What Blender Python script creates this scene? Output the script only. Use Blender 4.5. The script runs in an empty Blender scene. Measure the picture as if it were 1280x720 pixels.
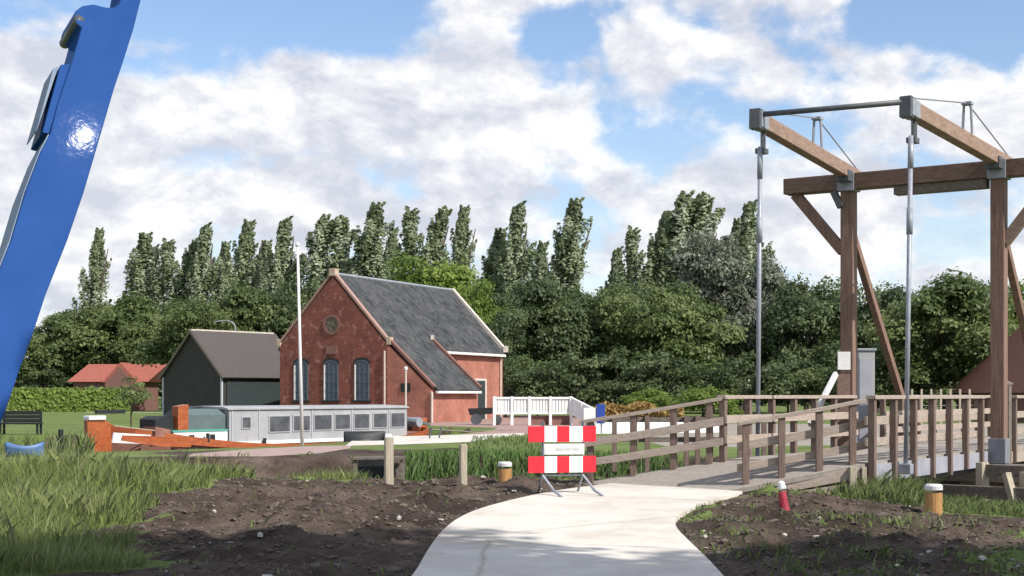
import bpy, math, random
import numpy as np
from mathutils import Vector, Matrix, Quaternion
R = math.radians
rnd = random.Random(7)
S = bpy.context.scene
C = S.collection
F, CX, HY, EYE = 1800.0, 640.0, 494.0, 1.6      # focal length, centre and horizon measured in the 1280 px photo

def P(px, py, Y):
    return Vector(((px-CX)/F*Y, Y, EYE-(py-HY)/F*Y))
def U(px): return (px-CX)/F

# ------------------------------------------------------------------ materials
def new_mat(name):
    m = bpy.data.materials.new(name); m.use_nodes = True
    nt = m.node_tree; b = nt.nodes['Principled BSDF']
    return m, nt, b
def L(nt, a, b): nt.links.new(a, b)
def ramp(nt, fac, c1, c2, p1=0.3, p2=0.7):
    r = nt.nodes.new('ShaderNodeValToRGB')
    r.color_ramp.elements[0].position = p1; r.color_ramp.elements[1].position = p2
    r.color_ramp.elements[0].color = (*c1, 1); r.color_ramp.elements[1].color = (*c2, 1)
    L(nt, fac, r.inputs[0]); return r
def noisy(name, c1, c2, scale=4, rough=.7, stretch=(1,1,1), bump=0.0, bscale=None, metal=0, detail=6, p=(.3,.7), coat=0):
    m, nt, b = new_mat(name)
    tc = nt.nodes.new('ShaderNodeTexCoord'); mp = nt.nodes.new('ShaderNodeMapping')
    mp.inputs['Scale'].default_value = stretch; L(nt, tc.outputs['Object'], mp.inputs[0])
    n = nt.nodes.new('ShaderNodeTexNoise'); n.inputs['Scale'].default_value = scale
    n.inputs['Detail'].default_value = detail; n.inputs['Roughness'].default_value = .65
    L(nt, mp.outputs[0], n.inputs['Vector'])
    r = ramp(nt, n.outputs[0], c1, c2, *p); L(nt, r.outputs[0], b.inputs['Base Color'])
    b.inputs['Roughness'].default_value = rough; b.inputs['Metallic'].default_value = metal
    if coat: b.inputs['Coat Weight'].default_value = coat; b.inputs['Coat Roughness'].default_value = .06
        
    if bump:
        n2 = nt.nodes.new('ShaderNodeTexNoise'); n2.inputs['Scale'].default_value = bscale or scale*3
        n2.inputs['Detail'].default_value = 5; L(nt, mp.outputs[0], n2.inputs['Vector'])
        bp = nt.nodes.new('ShaderNodeBump'); bp.inputs['Strength'].default_value = bump; bp.inputs['Distance'].default_value = .02
        L(nt, n2.outputs[0], bp.inputs['Height']); L(nt, bp.outputs[0], b.inputs['Normal'])
        if coat: L(nt, bp.outputs[0], b.inputs['Coat Normal'])
    return m
def brick(name, c1, c2, mortar, scale=1.0, patch=None, angle=0.0):
    m, nt, b = new_mat(name)
    tc = nt.nodes.new('ShaderNodeTexCoord'); mp = nt.nodes.new('ShaderNodeMapping')
    mp.inputs['Rotation'].default_value = (0, 0, angle)
    L(nt, tc.outputs['Object'], mp.inputs[0])
    # brick courses run on (x+y, z)
    sx = nt.nodes.new('ShaderNodeSeparateXYZ'); L(nt, mp.outputs[0], sx.inputs[0])
    ad = nt.nodes.new('ShaderNodeMath'); ad.operation = 'ADD'; L(nt, sx.outputs[0], ad.inputs[0]); L(nt, sx.outputs[1], ad.inputs[1])
    cb = nt.nodes.new('ShaderNodeCombineXYZ'); L(nt, ad.outputs[0], cb.inputs[0]); L(nt, sx.outputs[2], cb.inputs[1])
    br = nt.nodes.new('ShaderNodeTexBrick'); br.inputs['Color1'].default_value = (*c1,1); br.inputs['Color2'].default_value = (*c2,1)
    br.inputs['Mortar'].default_value = (*mortar,1); br.inputs['Scale'].default_value = scale
    br.inputs['Brick Width'].default_value = .22; br.inputs['Row Height'].default_value = .065; br.inputs['Mortar Size'].default_value = .006
    L(nt, cb.outputs[0], br.inputs['Vector'])
    n = nt.nodes.new('ShaderNodeTexNoise'); n.inputs['Scale'].default_value = 1.1; n.inputs['Detail'].default_value = 8; n.inputs['Roughness'].default_value=.7
    L(nt, tc.outputs['Object'], n.inputs['Vector'])
    r = ramp(nt, n.outputs[0], (.75,.7,.7), (1.2,1.15,1.15), .35, .65)
    mx = nt.nodes.new('ShaderNodeMix'); mx.data_type = 'RGBA'; mx.blend_type = 'MULTIPLY'; mx.inputs[0].default_value = 1
    L(nt, br.outputs[0], mx.inputs[6]); L(nt, r.outputs[0], mx.inputs[7])
    out = mx.outputs[2]
    if patch:
        n3 = nt.nodes.new('ShaderNodeTexNoise'); n3.inputs['Scale'].default_value = 3.2; n3.inputs['Detail'].default_value = 5
        L(nt, tc.outputs['Object'], n3.inputs['Vector'])
        rr = ramp(nt, n3.outputs[0], (0,0,0), (1,1,1), .575, .65)
        m2 = nt.nodes.new('ShaderNodeMix'); m2.data_type = 'RGBA'
        mm = nt.nodes.new('ShaderNodeMath'); mm.operation='MULTIPLY'; mm.inputs[1].default_value=.55; L(nt, rr.outputs[0], mm.inputs[0])
        L(nt, mm.outputs[0], m2.inputs[0]); L(nt, out, m2.inputs[6]); m2.inputs[7].default_value = (*patch,1)
        out = m2.outputs[2]
    L(nt, out, b.inputs['Base Color']); b.inputs['Roughness'].default_value = .85
    return m
def leafmat(name, c1, c2, c3=None, trans=.25, rough=.55, up=0):
    m, nt, b = new_mat(name)
    a = nt.nodes.new('ShaderNodeAttribute'); a.attribute_name = 'tint'
    r = nt.nodes.new('ShaderNodeValToRGB'); e = r.color_ramp.elements
    e[0].color = (*c1,1); e[1].color = (*(c3 or c2),1)
    if c3:
        k = r.color_ramp.elements.new(.6); k.color = (*c2,1)
    L(nt, a.outputs['Fac'], r.inputs[0]); L(nt, r.outputs[0], b.inputs['Base Color'])
    b.inputs['Roughness'].default_value = rough; b.inputs['Specular IOR Level'].default_value = .35
    if up:
        ge = nt.nodes.new('ShaderNodeNewGeometry'); mv = nt.nodes.new('ShaderNodeMix'); mv.data_type='VECTOR'; mv.inputs[0].default_value=up
        L(nt, ge.outputs['Normal'], mv.inputs[4]); mv.inputs[5].default_value=(0,0,1)
        nn = nt.nodes.new('ShaderNodeVectorMath'); nn.operation='NORMALIZE'; L(nt, mv.outputs[1], nn.inputs[0]); L(nt, nn.outputs[0], b.inputs['Normal'])
    t = nt.nodes.new('ShaderNodeBsdfTranslucent'); L(nt, r.outputs[0], t.inputs[0])
    mx = nt.nodes.new('ShaderNodeMixShader'); mx.inputs[0].default_value = trans
    L(nt, b.outputs[0], mx.inputs[1]); L(nt, t.outputs[0], mx.inputs[2])
    L(nt, mx.outputs[0], nt.nodes['Material Output'].inputs[0])
    return m

M = {}
M['tower_wood'] = noisy('tower_wood', (.14,.078,.056), (.28,.17,.125), 3, .75, (6,6,.6), .3)
M['beam_wood']  = noisy('beam_wood', (.10,.058,.042), (.20,.125,.095), 3, .75, (2,2,6), .3)
M['arm_wood']   = noisy('arm_wood', (.21,.13,.095), (.35,.24,.18), 3, .75, (1.5,1.5,6), .25)
M['rail_wood']  = noisy('rail_wood', (.28,.22,.18), (.45,.37,.31), 4, .8, (2,2,8), .3)
M['post_wood']  = noisy('post_wood', (.115,.076,.06), (.215,.15,.122), 4, .8, (6,6,.8), .3)
M['pale_wood']  = noisy('pale_wood', (.30,.25,.18), (.50,.44,.34), 4, .85, (8,8,.8), .4)
M['old_wood']   = noisy('old_wood', (.10,.08,.065), (.22,.185,.15), 4, .85, (3,3,5), .4)
M['orange_wood']= noisy('orange_wood', (.34,.165,.05), (.48,.27,.10), 6, .6, (6,6,1), .2)
M['greysteel']  = noisy('grey_steel', (.22,.235,.27), (.34,.355,.39), 5, .5, bump=.05)
M['shoe'] = noisy('shoe_steel', (.15,.155,.18), (.23,.235,.27), 5, .5)
M['darksteel']  = noisy('dark_steel', (.06,.065,.075), (.11,.115,.125), 5, .5)
M['rod']        = noisy('galvanised_rod', (.24,.255,.30), (.36,.375,.42), 8, .45, metal=.2)
M['fascia']     = noisy('pale_fascia', (.27,.27,.31), (.36,.36,.40), 2, .6, bump=.05)
M['asphalt']    = noisy('ramp_surface', (.25,.218,.19), (.345,.305,.265), 9, .9, bump=.2, bscale=60)
M['concrete']   = noisy('concrete', (.55,.51,.45), (.67,.63,.565), 1.3, .9, bump=.12, bscale=40, detail=10)
def worn_concrete():
    m=M['concrete']; nt=m.node_tree; b=nt.nodes['Principled BSDF']
    src=b.inputs['Base Color'].links[0].from_socket; tc=next(n for n in nt.nodes if n.type=='TEX_COORD')
    n=nt.nodes.new('ShaderNodeTexNoise'); n.inputs['Scale'].default_value=.55; n.inputs['Detail'].default_value=12; n.inputs['Roughness'].default_value=.75
    L(nt,tc.outputs['Object'],n.inputs['Vector']); st=ramp(nt,n.outputs[0],(.80,.77,.72),(1,1,1),.36,.52)
    m1=nt.nodes.new('ShaderNodeMix'); m1.data_type='RGBA'; m1.blend_type='MULTIPLY'; m1.inputs[0].default_value=1
    L(nt,src,m1.inputs[6]); L(nt,st.outputs[0],m1.inputs[7])
    n2=nt.nodes.new('ShaderNodeTexNoise'); n2.inputs['Scale'].default_value=2.0; n2.inputs['Detail'].default_value=6; L(nt,tc.outputs['Object'],n2.inputs['Vector'])
    av=nt.nodes.new('ShaderNodeMix'); av.data_type='VECTOR'; av.inputs[0].default_value=.12; L(nt,tc.outputs['Object'],av.inputs[4]); L(nt,n2.outputs['Color'],av.inputs[5])
    v=nt.nodes.new('ShaderNodeTexVoronoi'); v.feature='DISTANCE_TO_EDGE'; v.inputs['Scale'].default_value=.22; L(nt,av.outputs[1],v.inputs['Vector'])
    ck=ramp(nt,v.outputs['Distance'],(.62,.58,.53),(1,1,1),.0,.006)
    m2=nt.nodes.new('ShaderNodeMix'); m2.data_type='RGBA'; m2.blend_type='MULTIPLY'; m2.inputs[0].default_value=.8
    L(nt,m1.outputs[2],m2.inputs[6]); L(nt,ck.outputs[0],m2.inputs[7]); L(nt,m2.outputs[2],b.inputs['Base Color'])
worn_concrete()
M['white']      = noisy('white_paint', (.72,.72,.72), (.82,.82,.81), 5, .5)
M['offwhite']   = noisy('weathered_white', (.55,.54,.53), (.74,.73,.72), 4, .65)
M['red']        = noisy('barrier_red', (.66,.012,.03), (.76,.025,.045), 4, .4)
M['hydred']     = noisy('marker_red', (.30,.02,.04), (.45,.04,.07), 9, .55)
M['grey']       = noisy('grey_print', (.45,.46,.45), (.52,.53,.52), 30, .6)
M['blue']       = noisy('glossy_blue', (.022,.066,.225), (.029,.083,.265), 1.5, .045, bump=.05, bscale=4)
_b=M['blue'].node_tree.nodes['Principled BSDF']; _b.inputs['Specular IOR Level'].default_value=.0006
M['flange']     = noisy('blue_grey_edge', (.12,.17,.26), (.20,.26,.34), 3, .65)
M['brick']      = brick('house_brick', (.165,.040,.027), (.225,.062,.041), (.19,.11,.085), patch=(.36,.20,.155))
M['brick2']     = brick('extension_sunlit_brick', (.32,.112,.070), (.39,.15,.098), (.33,.21,.17))  # lean-to brick; on the flank this paler tone paints in the sunlight
M['coping']     = noisy('pale_coping', (.46,.40,.34), (.62,.56,.50), 4, .8)
M['brickcope'] = noisy('brick_coping', (.28,.16,.13), (.38,.25,.21), 4, .85)
M['sandstone']  = noisy('sandstone', (.38,.28,.20), (.52,.40,.30), 3, .85)
M['glass']      = noisy('window_glass', (.030,.045,.075), (.060,.085,.125), 3, .12)
M['roundpane'] = noisy('old_round_pane', (.02,.02,.02), (.20,.15,.10), 5, .4)
M['cabglass']   = noisy('cabin_glass', (.045,.048,.058), (.12,.125,.14), 2.5, .2)
M['frame']      = noisy('window_frame_paint', (.40,.43,.46), (.50,.53,.56), 5, .5)
M['sashgrey'] = noisy('sash_grey', (.07,.09,.12), (.12,.14,.18), 5, .5)
M['black']      = noisy('black_paint', (.007,.008,.009), (.018,.02,.022), 4, .6)
M['tarwood']    = noisy('tarred_boards', (.022,.020,.019), (.062,.055,.051), 3, .8, (6,6,.7), .4)
M['greendoor']  = noisy('dark_green_boards', (.014,.024,.026), (.030,.045,.045), 3, .7, (6,6,.6), .3)
M['shedroof']   = noisy('shed_roof', (.055,.046,.044), (.10,.085,.08), 4, .85, (2,2,6), .5)
M['redtile']    = noisy('red_tiles', (.25,.07,.048), (.36,.115,.082), 3, .8, (1,1,5), .4)
M['rosetile']   = noisy('rose_tiles', (.19,.072,.048), (.27,.115,.082), 2, .8, (1,1,6), .4)
M['darkbrick']  = noisy('dark_brick', (.15,.07,.055), (.24,.12,.10), 5, .85)  # dark red-brown brick tone for copings, plinth and outlying walls
M['orange']     = noisy('varnished_orange', (.25,.056,.015), (.43,.115,.035), 3, .45, (1,1,3), coat=.2)
M['hull']       = noisy('brown_hull', (.19,.085,.06), (.29,.145,.11), 3, .6)
M['cabin']      = noisy('grey_cabin', (.30,.30,.305), (.385,.385,.39), 1.5, .6, bump=.05)
M['cabframe'] = noisy('cabin_frame', (.33,.33,.335), (.42,.42,.43), 4, .6)
M['tarp']       = noisy('green_tarp', (.07,.105,.105), (.115,.155,.15), 2, .7, bump=.3)
M['teal']       = noisy('teal_trim', (.07,.30,.24), (.10,.38,.30), 3, .5)
M['bluehull']   = noisy('blue_hull', (.06,.13,.30), (.11,.20,.40), 3, .5)
M['signblue']   = noisy('sign_blue', (.02,.05,.30), (.03,.07,.36), 3, .45)
M['bark']       = noisy('bark', (.055,.042,.032), (.13,.105,.085), 3, .9, (5,5,1), .5)
M['stone']      = noisy('pale_stone', (.34,.32,.29), (.52,.50,.46), 8, .9, bump=.3)
M['soilclod']   = noisy('soil_clod', (.055,.040,.031), (.16,.125,.10), 7, .95, bump=.4)
M['pole']       = noisy('pole_white', (.66,.63,.62), (.78,.75,.74), 3, .5)
M['poplar'] = leafmat('poplar_leaf', (.15,.185,.09), (.31,.36,.205), (.55,.58,.45), .42, .5, .3)
M['broad']  = leafmat('broad_leaf', (.072,.110,.034), (.17,.215,.075), (.30,.335,.135), .42, .55, .3)
M['dark']   = leafmat('dark_leaf', (.042,.066,.024), (.095,.130,.050), (.18,.215,.095), .35, .55, .25)
M['light']  = leafmat('light_leaf', (.11,.175,.03), (.195,.27,.05), (.30,.37,.085), .45, .55, .3)
M['silver'] = leafmat('silver_leaf', (.10,.125,.08), (.22,.24,.175), (.43,.43,.35), .4, .5, .3)
M['grass']  = leafmat('grass_blade', (.235,.31,.075), (.38,.47,.145), (.58,.60,.30), .5, .6, .9)
M['wgrass'] = leafmat('rough_grass_blade', (.11,.16,.042), (.20,.265,.08), (.36,.39,.18), .4, .6, .75)
M['reed']   = leafmat('reed_blade', (.065,.13,.03), (.13,.22,.055), (.24,.32,.10), .45, .6, .5)
M['dryleaf']= leafmat('dry_leaf', (.20,.115,.03), (.30,.19,.06), (.40,.28,.10), .2, .7)

# ground: soil / grass by painted-in surface type
def ground_mat():
    m, nt, b = new_mat('ground_soil_and_grass')
    tc = nt.nodes.new('ShaderNodeTexCoord')
    n = nt.nodes.new('ShaderNodeTexNoise'); n.inputs['Scale'].default_value = 2.2; n.inputs['Detail'].default_value = 12; n.inputs['Roughness'].default_value=.72
    L(nt, tc.outputs['Object'], n.inputs['Vector'])
    soil = ramp(nt, n.outputs[0], (.036,.026,.020), (.128,.098,.079), .32, .70)
    nd = nt.nodes.new('ShaderNodeTexNoise'); nd.inputs['Scale'].default_value = .45; nd.inputs['Detail'].default_value = 5; nd.inputs['Roughness'].default_value=.6
    L(nt, tc.outputs['Object'], nd.inputs['Vector']); damp = ramp(nt, nd.outputs[0], (.55,.53,.52), (1.2,1.18,1.15), .36, .62)
    sm = nt.nodes.new('ShaderNodeMix'); sm.data_type='RGBA'; sm.blend_type='MULTIPLY'; sm.inputs[0].default_value=1
    L(nt, soil.outputs[0], sm.inputs[6]); L(nt, damp.outputs[0], sm.inputs[7])
    n2 = nt.nodes.new('ShaderNodeTexNoise'); n2.inputs['Scale'].default_value = .35; n2.inputs['Detail'].default_value = 10; n2.inputs['Roughness'].default_value=.7
    L(nt, tc.outputs['Object'], n2.inputs['Vector'])
    gr = ramp(nt, n2.outputs[0], (.095,.135,.036), (.165,.205,.065), .35, .66)
    a = nt.nodes.new('ShaderNodeAttribute'); a.attribute_name = 'grass'
    n3 = nt.nodes.new('ShaderNodeTexNoise'); n3.inputs['Scale'].default_value = 3.5; n3.inputs['Detail'].default_value = 6
    L(nt, tc.outputs['Object'], n3.inputs['Vector'])
    ad = nt.nodes.new('ShaderNodeMath'); ad.operation='ADD'; L(nt, a.outputs['Fac'], ad.inputs[0])
    sb = nt.nodes.new('ShaderNodeMath'); sb.operation='MULTIPLY_ADD'; sb.inputs[1].default_value=.9; sb.inputs[2].default_value=-.45
    L(nt, n3.outputs[0], sb.inputs[0]); L(nt, sb.outputs[0], ad.inputs[1])
    rr = ramp(nt, ad.outputs[0], (0,0,0), (1,1,1), .42, .58)
    mx = nt.nodes.new('ShaderNodeMix'); mx.data_type='RGBA'
    L(nt, rr.outputs[0], mx.inputs[0]); L(nt, sm.outputs[2], mx.inputs[6]); L(nt, gr.outputs[0], mx.inputs[7])
    L(nt, mx.outputs[2], b.inputs['Base Color']); b.inputs['Roughness'].default_value=.95
    b.inputs['Specular IOR Level'].default_value=.15
    n4 = nt.nodes.new('ShaderNodeTexNoise'); n4.inputs['Scale'].default_value = 14; n4.inputs['Detail'].default_value = 8
    L(nt, tc.outputs['Object'], n4.inputs['Vector'])
    bp = nt.nodes.new('ShaderNodeBump'); bp.inputs['Strength'].default_value=.7; bp.inputs['Distance'].default_value=.05
    L(nt, n4.outputs[0], bp.inputs['Height']); L(nt, bp.outputs[0], b.inputs['Normal'])
    return m
M['ground'] = ground_mat()
def paving_mat(name, c1, c2):
    m = noisy(name, c1, c2, 1.2, .9, bump=.2, bscale=30, detail=10); return m
M['paving'] = paving_mat('brick_paving', (.27,.165,.14), (.38,.25,.215))
M['gravel'] = paving_mat('gravel', (.22,.19,.155), (.34,.30,.25))
M['towpath'] = paving_mat('dusty_towpath', (.30,.205,.18), (.40,.29,.26))
def slate_mat():
    m, nt, b = new_mat('slate_roof')
    tc = nt.nodes.new('ShaderNodeTexCoord')
    n = nt.nodes.new('ShaderNodeTexNoise'); n.inputs['Scale'].default_value=.8; n.inputs['Detail'].default_value=9; n.inputs['Roughness'].default_value=.75
    L(nt, tc.outputs['Object'], n.inputs['Vector'])
    v = nt.nodes.new('ShaderNodeTexVoronoi'); v.inputs['Scale'].default_value=3.2; L(nt, tc.outputs['Object'], v.inputs['Vector'])
    sp = nt.nodes.new('ShaderNodeSeparateColor'); L(nt, v.outputs['Color'], sp.inputs[0])
    mx = nt.nodes.new('ShaderNodeMath'); mx.operation='MULTIPLY_ADD'; mx.inputs[1].default_value=.25; L(nt, sp.outputs[0], mx.inputs[0]); L(nt, n.outputs[0], mx.inputs[2])
    r = ramp(nt, mx.outputs[0], (.028,.030,.033), (.082,.083,.083), .45, .8)
    L(nt, r.outputs[0], b.inputs['Base Color']); b.inputs['Roughness'].default_value=.8; b.inputs['Specular IOR Level'].default_value=.25
    w = nt.nodes.new('ShaderNodeTexWave'); w.bands_direction='Z'; w.inputs['Scale'].default_value=1.6; L(nt, tc.outputs['Object'], w.inputs['Vector'])
    bp = nt.nodes.new('ShaderNodeBump'); bp.inputs['Strength'].default_value=.25; bp.inputs['Distance'].default_value=.03
    L(nt, w.outputs[0], bp.inputs['Height']); L(nt, bp.outputs[0], b.inputs['Normal'])
    return m
M['slate'] = slate_mat()
def water_mat():
    m, nt, b = new_mat('canal_water')
    b.inputs['Base Color'].default_value=(.022,.024,.016,1); b.inputs['Roughness'].default_value=.06
    tc = nt.nodes.new('ShaderNodeTexCoord'); n = nt.nodes.new('ShaderNodeTexNoise'); n.inputs['Scale'].default_value=2.5; n.inputs['Detail'].default_value=3
    L(nt, tc.outputs['Object'], n.inputs['Vector'])
    bp = nt.nodes.new('ShaderNodeBump'); bp.inputs['Strength'].default_value=.15; bp.inputs['Distance'].default_value=.05
    L(nt, n.outputs[0], bp.inputs['Height']); L(nt, bp.outputs[0], b.inputs['Normal'])
    return m
M['water'] = water_mat()

# ------------------------------------------------------------------ mesh helpers
def wloc(o):
    v = Vector((0,0,0))
    while o is not None: v = v + o.location; o = o.parent
    return v
class MB:
    def __init__(s): s.v=[]; s.f=[]; s.mi=[]
    def add(s, vs, fs, mi=0):
        o=len(s.v); s.v += [Vector(q) for q in vs]
        for f in fs: s.f.append(tuple(i+o for i in f)); s.mi.append(mi)
        return s
    def box(s, c, sz, rot=None, mi=0):
        c=Vector(c); x,y,z=[q/2 for q in sz]
        vs=[Vector((a*x,b*y,d*z)) for a in(-1,1) for b in(-1,1) for d in(-1,1)]
        if rot is not None: vs=[rot@q for q in vs]
        return s.add([q+c for q in vs], [(0,1,3,2),(4,6,7,5),(0,4,5,1),(2,3,7,6),(0,2,6,4),(1,5,7,3)], mi)
    def beam(s, p0, p1, w, h, up=(0,0,1), mi=0):
        p0=Vector(p0); p1=Vector(p1); d=(p1-p0).normalized(); up=Vector(up)
        sd=d.cross(up)
        if sd.length<1e-4: sd=d.cross(Vector((0,1,0)))
        sd.normalize(); u=sd.cross(d)
        vs=[]
        for p in (p0,p1):
            for a,b in ((-1,-1),(1,-1),(1,1),(-1,1)): vs.append(p+sd*a*w/2+u*b*h/2)
        return s.add(vs, [(0,1,2,3),(7,6,5,4),(0,4,5,1),(1,5,6,2),(2,6,7,3),(3,7,4,0)], mi)
    def post(s, x, y, z0, z1, w, d=None, ang=0, mi=0):
        d=d or w; rot=Matrix.Rotation(ang,3,'Z')
        return s.box((x,y,(z0+z1)/2),(w,d,z1-z0),rot,mi)
    def tube(s, pts, r, n=10, mi=0, r1=None):
        pts=[Vector(p) for p in pts]; k=len(pts); rings=[]
        r1 = r if r1 is None else r1
        for i,p in enumerate(pts):
            d=(pts[min(i+1,k-1)]-pts[max(i-1,0)]).normalized()
            a=d.cross(Vector((0,0,1)))
            if a.length<1e-3: a=d.cross(Vector((0,1,0)))
            a.normalize(); b=d.cross(a); rr=r+(r1-r)*i/(k-1)
            rings.append([p+a*math.cos(q*2*math.pi/n)*rr+b*math.sin(q*2*math.pi/n)*rr for q in range(n)])
        vs=[q for rg in rings for q in rg]; fs=[]
        for i in range(k-1):
            for q in range(n): fs.append((i*n+q,i*n+(q+1)%n,(i+1)*n+(q+1)%n,(i+1)*n+q))
        fs.append(tuple(range(n-1,-1,-1))); fs.append(tuple((k-1)*n+q for q in range(n)))
        return s.add(vs,fs,mi)
    def prism(s, poly, ext, mi=0):
        poly=[Vector(p) for p in poly]; n=len(poly); e=Vector(ext)
        vs=poly+[p+e for p in poly]
        fs=[tuple(range(n)), tuple(range(2*n-1,n-1,-1))]
        for i in range(n): j=(i+1)%n; fs.append((i,i+n,j+n,j))
        return s.add(vs,fs,mi)
    def lathe(s, c, prof, n=14, mi=0, M3=None):
        c=Vector(c); vs=[]; fs=[]; k=len(prof)
        for r,z in prof:
            for q in range(n):
                v=Vector((r*math.cos(q*2*math.pi/n), r*math.sin(q*2*math.pi/n), z))
                vs.append((M3@v if M3 is not None else v)+c)
        for i in range(k-1):
            for q in range(n): fs.append((i*n+q,i*n+(q+1)%n,(i+1)*n+(q+1)%n,(i+1)*n+q))
        fs.append(tuple(range(n-1,-1,-1))); fs.append(tuple((k-1)*n+q for q in range(n)))
        return s.add(vs,fs,mi)
    def build(s, name, mats, parent=None, origin=None, smooth=False, bevel=0, recalc=True):
        off = wloc(parent) if parent is not None else Vector(origin or (0,0,0))
        me=bpy.data.meshes.new(name); me.from_pydata([tuple(q-off) for q in s.v],[],s.f)
        if not isinstance(mats,(list,tuple)): mats=[mats]
        for m in mats: me.materials.append(m)
        me.polygons.foreach_set('material_index', s.mi)
        if recalc:
            import bmesh
            bm=bmesh.new(); bm.from_mesh(me); bmesh.ops.recalc_face_normals(bm, faces=bm.faces); bm.to_mesh(me); bm.free()
        if smooth: me.polygons.foreach_set('use_smooth',[True]*len(me.polygons))
        me.update()
        o=bpy.data.objects.new(name, me); C.objects.link(o)
        if parent is not None: o.parent=parent
        else: o.location=off
        if bevel:
            b=o.modifiers.new('edge','BEVEL'); b.width=bevel; b.segments=2; b.limit_method='ANGLE'
        return o
def thing(name, label, cat, loc=(0,0,0), group=None):
    o=bpy.data.objects.new(name,None); C.objects.link(o); o.location=loc; o.empty_display_size=.2
    o['label']=label; o['category']=cat
    if group: o['group']=group
    return o
def tag(o, label, cat, group=None, kind=None):
    o['label']=label; o['category']=cat
    if group: o['group']=group
    if kind: o['kind']=kind
    return o
def struct(o): o['kind']='structure'; return o

def soup(name, V, tint, mat, parent=None, origin=None):
    """V (n,k,3): n separate k-gons in world space; tint (n,)"""
    n,k,_=V.shape
    off = np.array(wloc(parent)) if parent is not None else np.array(origin if origin is not None else (0,0,0), float)
    me=bpy.data.meshes.new(name); me.vertices.add(n*k); me.loops.add(n*k); me.polygons.add(n)
    me.vertices.foreach_set('co',(V-off).astype(np.float32).ravel())
    me.loops.foreach_set('vertex_index',np.arange(n*k,dtype=np.int32))
    me.polygons.foreach_set('loop_start',np.arange(0,n*k,k,dtype=np.int32))
    at=me.attributes.new('tint','FLOAT','FACE'); at.data.foreach_set('value',np.clip(tint,0,1).astype(np.float32))
    me.materials.append(mat); me.update(calc_edges=True); me.validate()
    o=bpy.data.objects.new(name,me); C.objects.link(o)
    if parent is not None: o.parent=parent
    else: o.location=tuple(off)
    return o
def leaves(g, cen, nrm, size, asp=.6):
    """rhombic leaf faces at cen facing nrm"""
    n=len(cen); t=g.normal(size=(n,3)); nrm=nrm/np.linalg.norm(nrm,axis=1,keepdims=True)
    a=np.cross(nrm,t); a/=np.linalg.norm(a,axis=1,keepdims=True)+1e-9; b=np.cross(nrm,a)
    s=size[:,None]; 
    return np.stack([cen-a*s, cen-b*s*asp+a*s*.1, cen+a*s, cen+b*s*asp+a*s*.1],1)

# ------------------------------------------------------------------ ground
def sstep(a,b,x): t=np.clip((x-a)/(b-a),0,1); return t*t*(3-2*t)
def poly_sd(x,y,poly):
    """signed distance, negative inside"""
    p=np.array(poly,float); d=np.full(x.shape,1e9); ins=np.zeros(x.shape,bool)
    for i in range(len(p)):
        a=p[i]; b=p[(i+1)%len(p)]; e=b-a
        t=np.clip(((x-a[0])*e[0]+(y-a[1])*e[1])/(e@e),0,1)
        d=np.minimum(d,np.hypot(x-a[0]-t*e[0],y-a[1]-t*e[1]))
        c=(a[1]>y)!=(b[1]>y)
        xi=a[0]+(y-a[1])*e[0]/(e[1] if abs(e[1])>1e-12 else 1e-12)
        ins^=c&(x<xi)
    return np.where(ins,-d,d)
CANAL=[(-90,14),(-40,29),(-12,40.5),(-7,46),(-4.0,55),(-1.4,64),(-1.2,70),(-6,75),(-19,57.5),(-90,57)]
INLET=[(-9,28.2),(-5,27.0),(0,26.6),(2.2,25.0),(3.6,23.2),(5.3,21.9),(6.9,20.2),(12,16.5),(18,19),(9.6,26.6),(7.2,29.5),(4.5,37),(-2,38.6),(-9,36.2)]
WATER_Z=-.85
_g=np.random.default_rng(3)
_ph=_g.uniform(0,6.28,(40,2)); _dr=_g.normal(size=(40,2)); _dr/=np.linalg.norm(_dr,axis=1,keepdims=True); _wl=np.geomspace(.22,5,40)
def rough_noise(x,y,lo=0,hi=40,pw=.8):
    z=np.zeros_like(x)
    for i in range(lo,hi):
        z+=np.sin((x*_dr[i,0]+y*_dr[i,1])*6.283/_wl[i]+_ph[i,0])*_wl[i]**pw
    return z
def gpt(px,py): Y=EYE*F/(py-HY); return ((px-CX)/F*Y, Y)
SOIL_L=[gpt(316,603.5),gpt(790,603.5),gpt(700,660),(1,11),(1,4),(-3.4,4),(-3.6,11),gpt(150,722),gpt(140,668),gpt(245,624)]
SOIL_R=[gpt(830,660),gpt(880,632),gpt(930,615),gpt(1085,622),gpt(1100,640),gpt(1290,655),gpt(1290,730),(3,9),(0,9),(1.0,13)]
SOIL_B=[(-9.6,36),(-9.3,42.6),(-5,42.3),(-1.4,42.3),(-1.2,36)]
PATHPOLY=None
def gz(x,y):
    x=np.asarray(x,float); y=np.asarray(y,float)
    near=np.exp(-((x)/16)**2-((y-20)/12)**2)
    rise=.16*sstep(14,21.5,y)*sstep(-3.5,-.5,x)*(1-sstep(4.2,6.5,x))*(1-sstep(24,25.5,y))
    mound=.30*np.exp(-((x+6.8)/3.2)**2-((y-22.8)/3.2)**2)
    soil=np.minimum(poly_sd(x,y,SOIL_L),poly_sd(x,y,SOIL_R))
    sw=sstep(.4,-.4,soil)*.010+.004
    rough=rough_noise(x,y,0,26,.55)*sw*near*1.3
    far=.55*np.exp(-(np.maximum(0,np.hypot((x-14.2)*.6,(y-35)*.7)-1.5)/3)**2)
    z=rise+mound+far
    if PATHPOLY is not None:
        pd=poly_sd(x,y,PATHPOLY); rough=rough*sstep(-.1,.5,pd)-.05*sstep(.15,-.15,pd)
    z=z+rough
    d=np.minimum(poly_sd(x,y,CANAL),poly_sd(x,y,INLET))
    return z*sstep(-.9,.1,d)*1.0 - 1.5*sstep(.15,-1.5,d)
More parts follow.
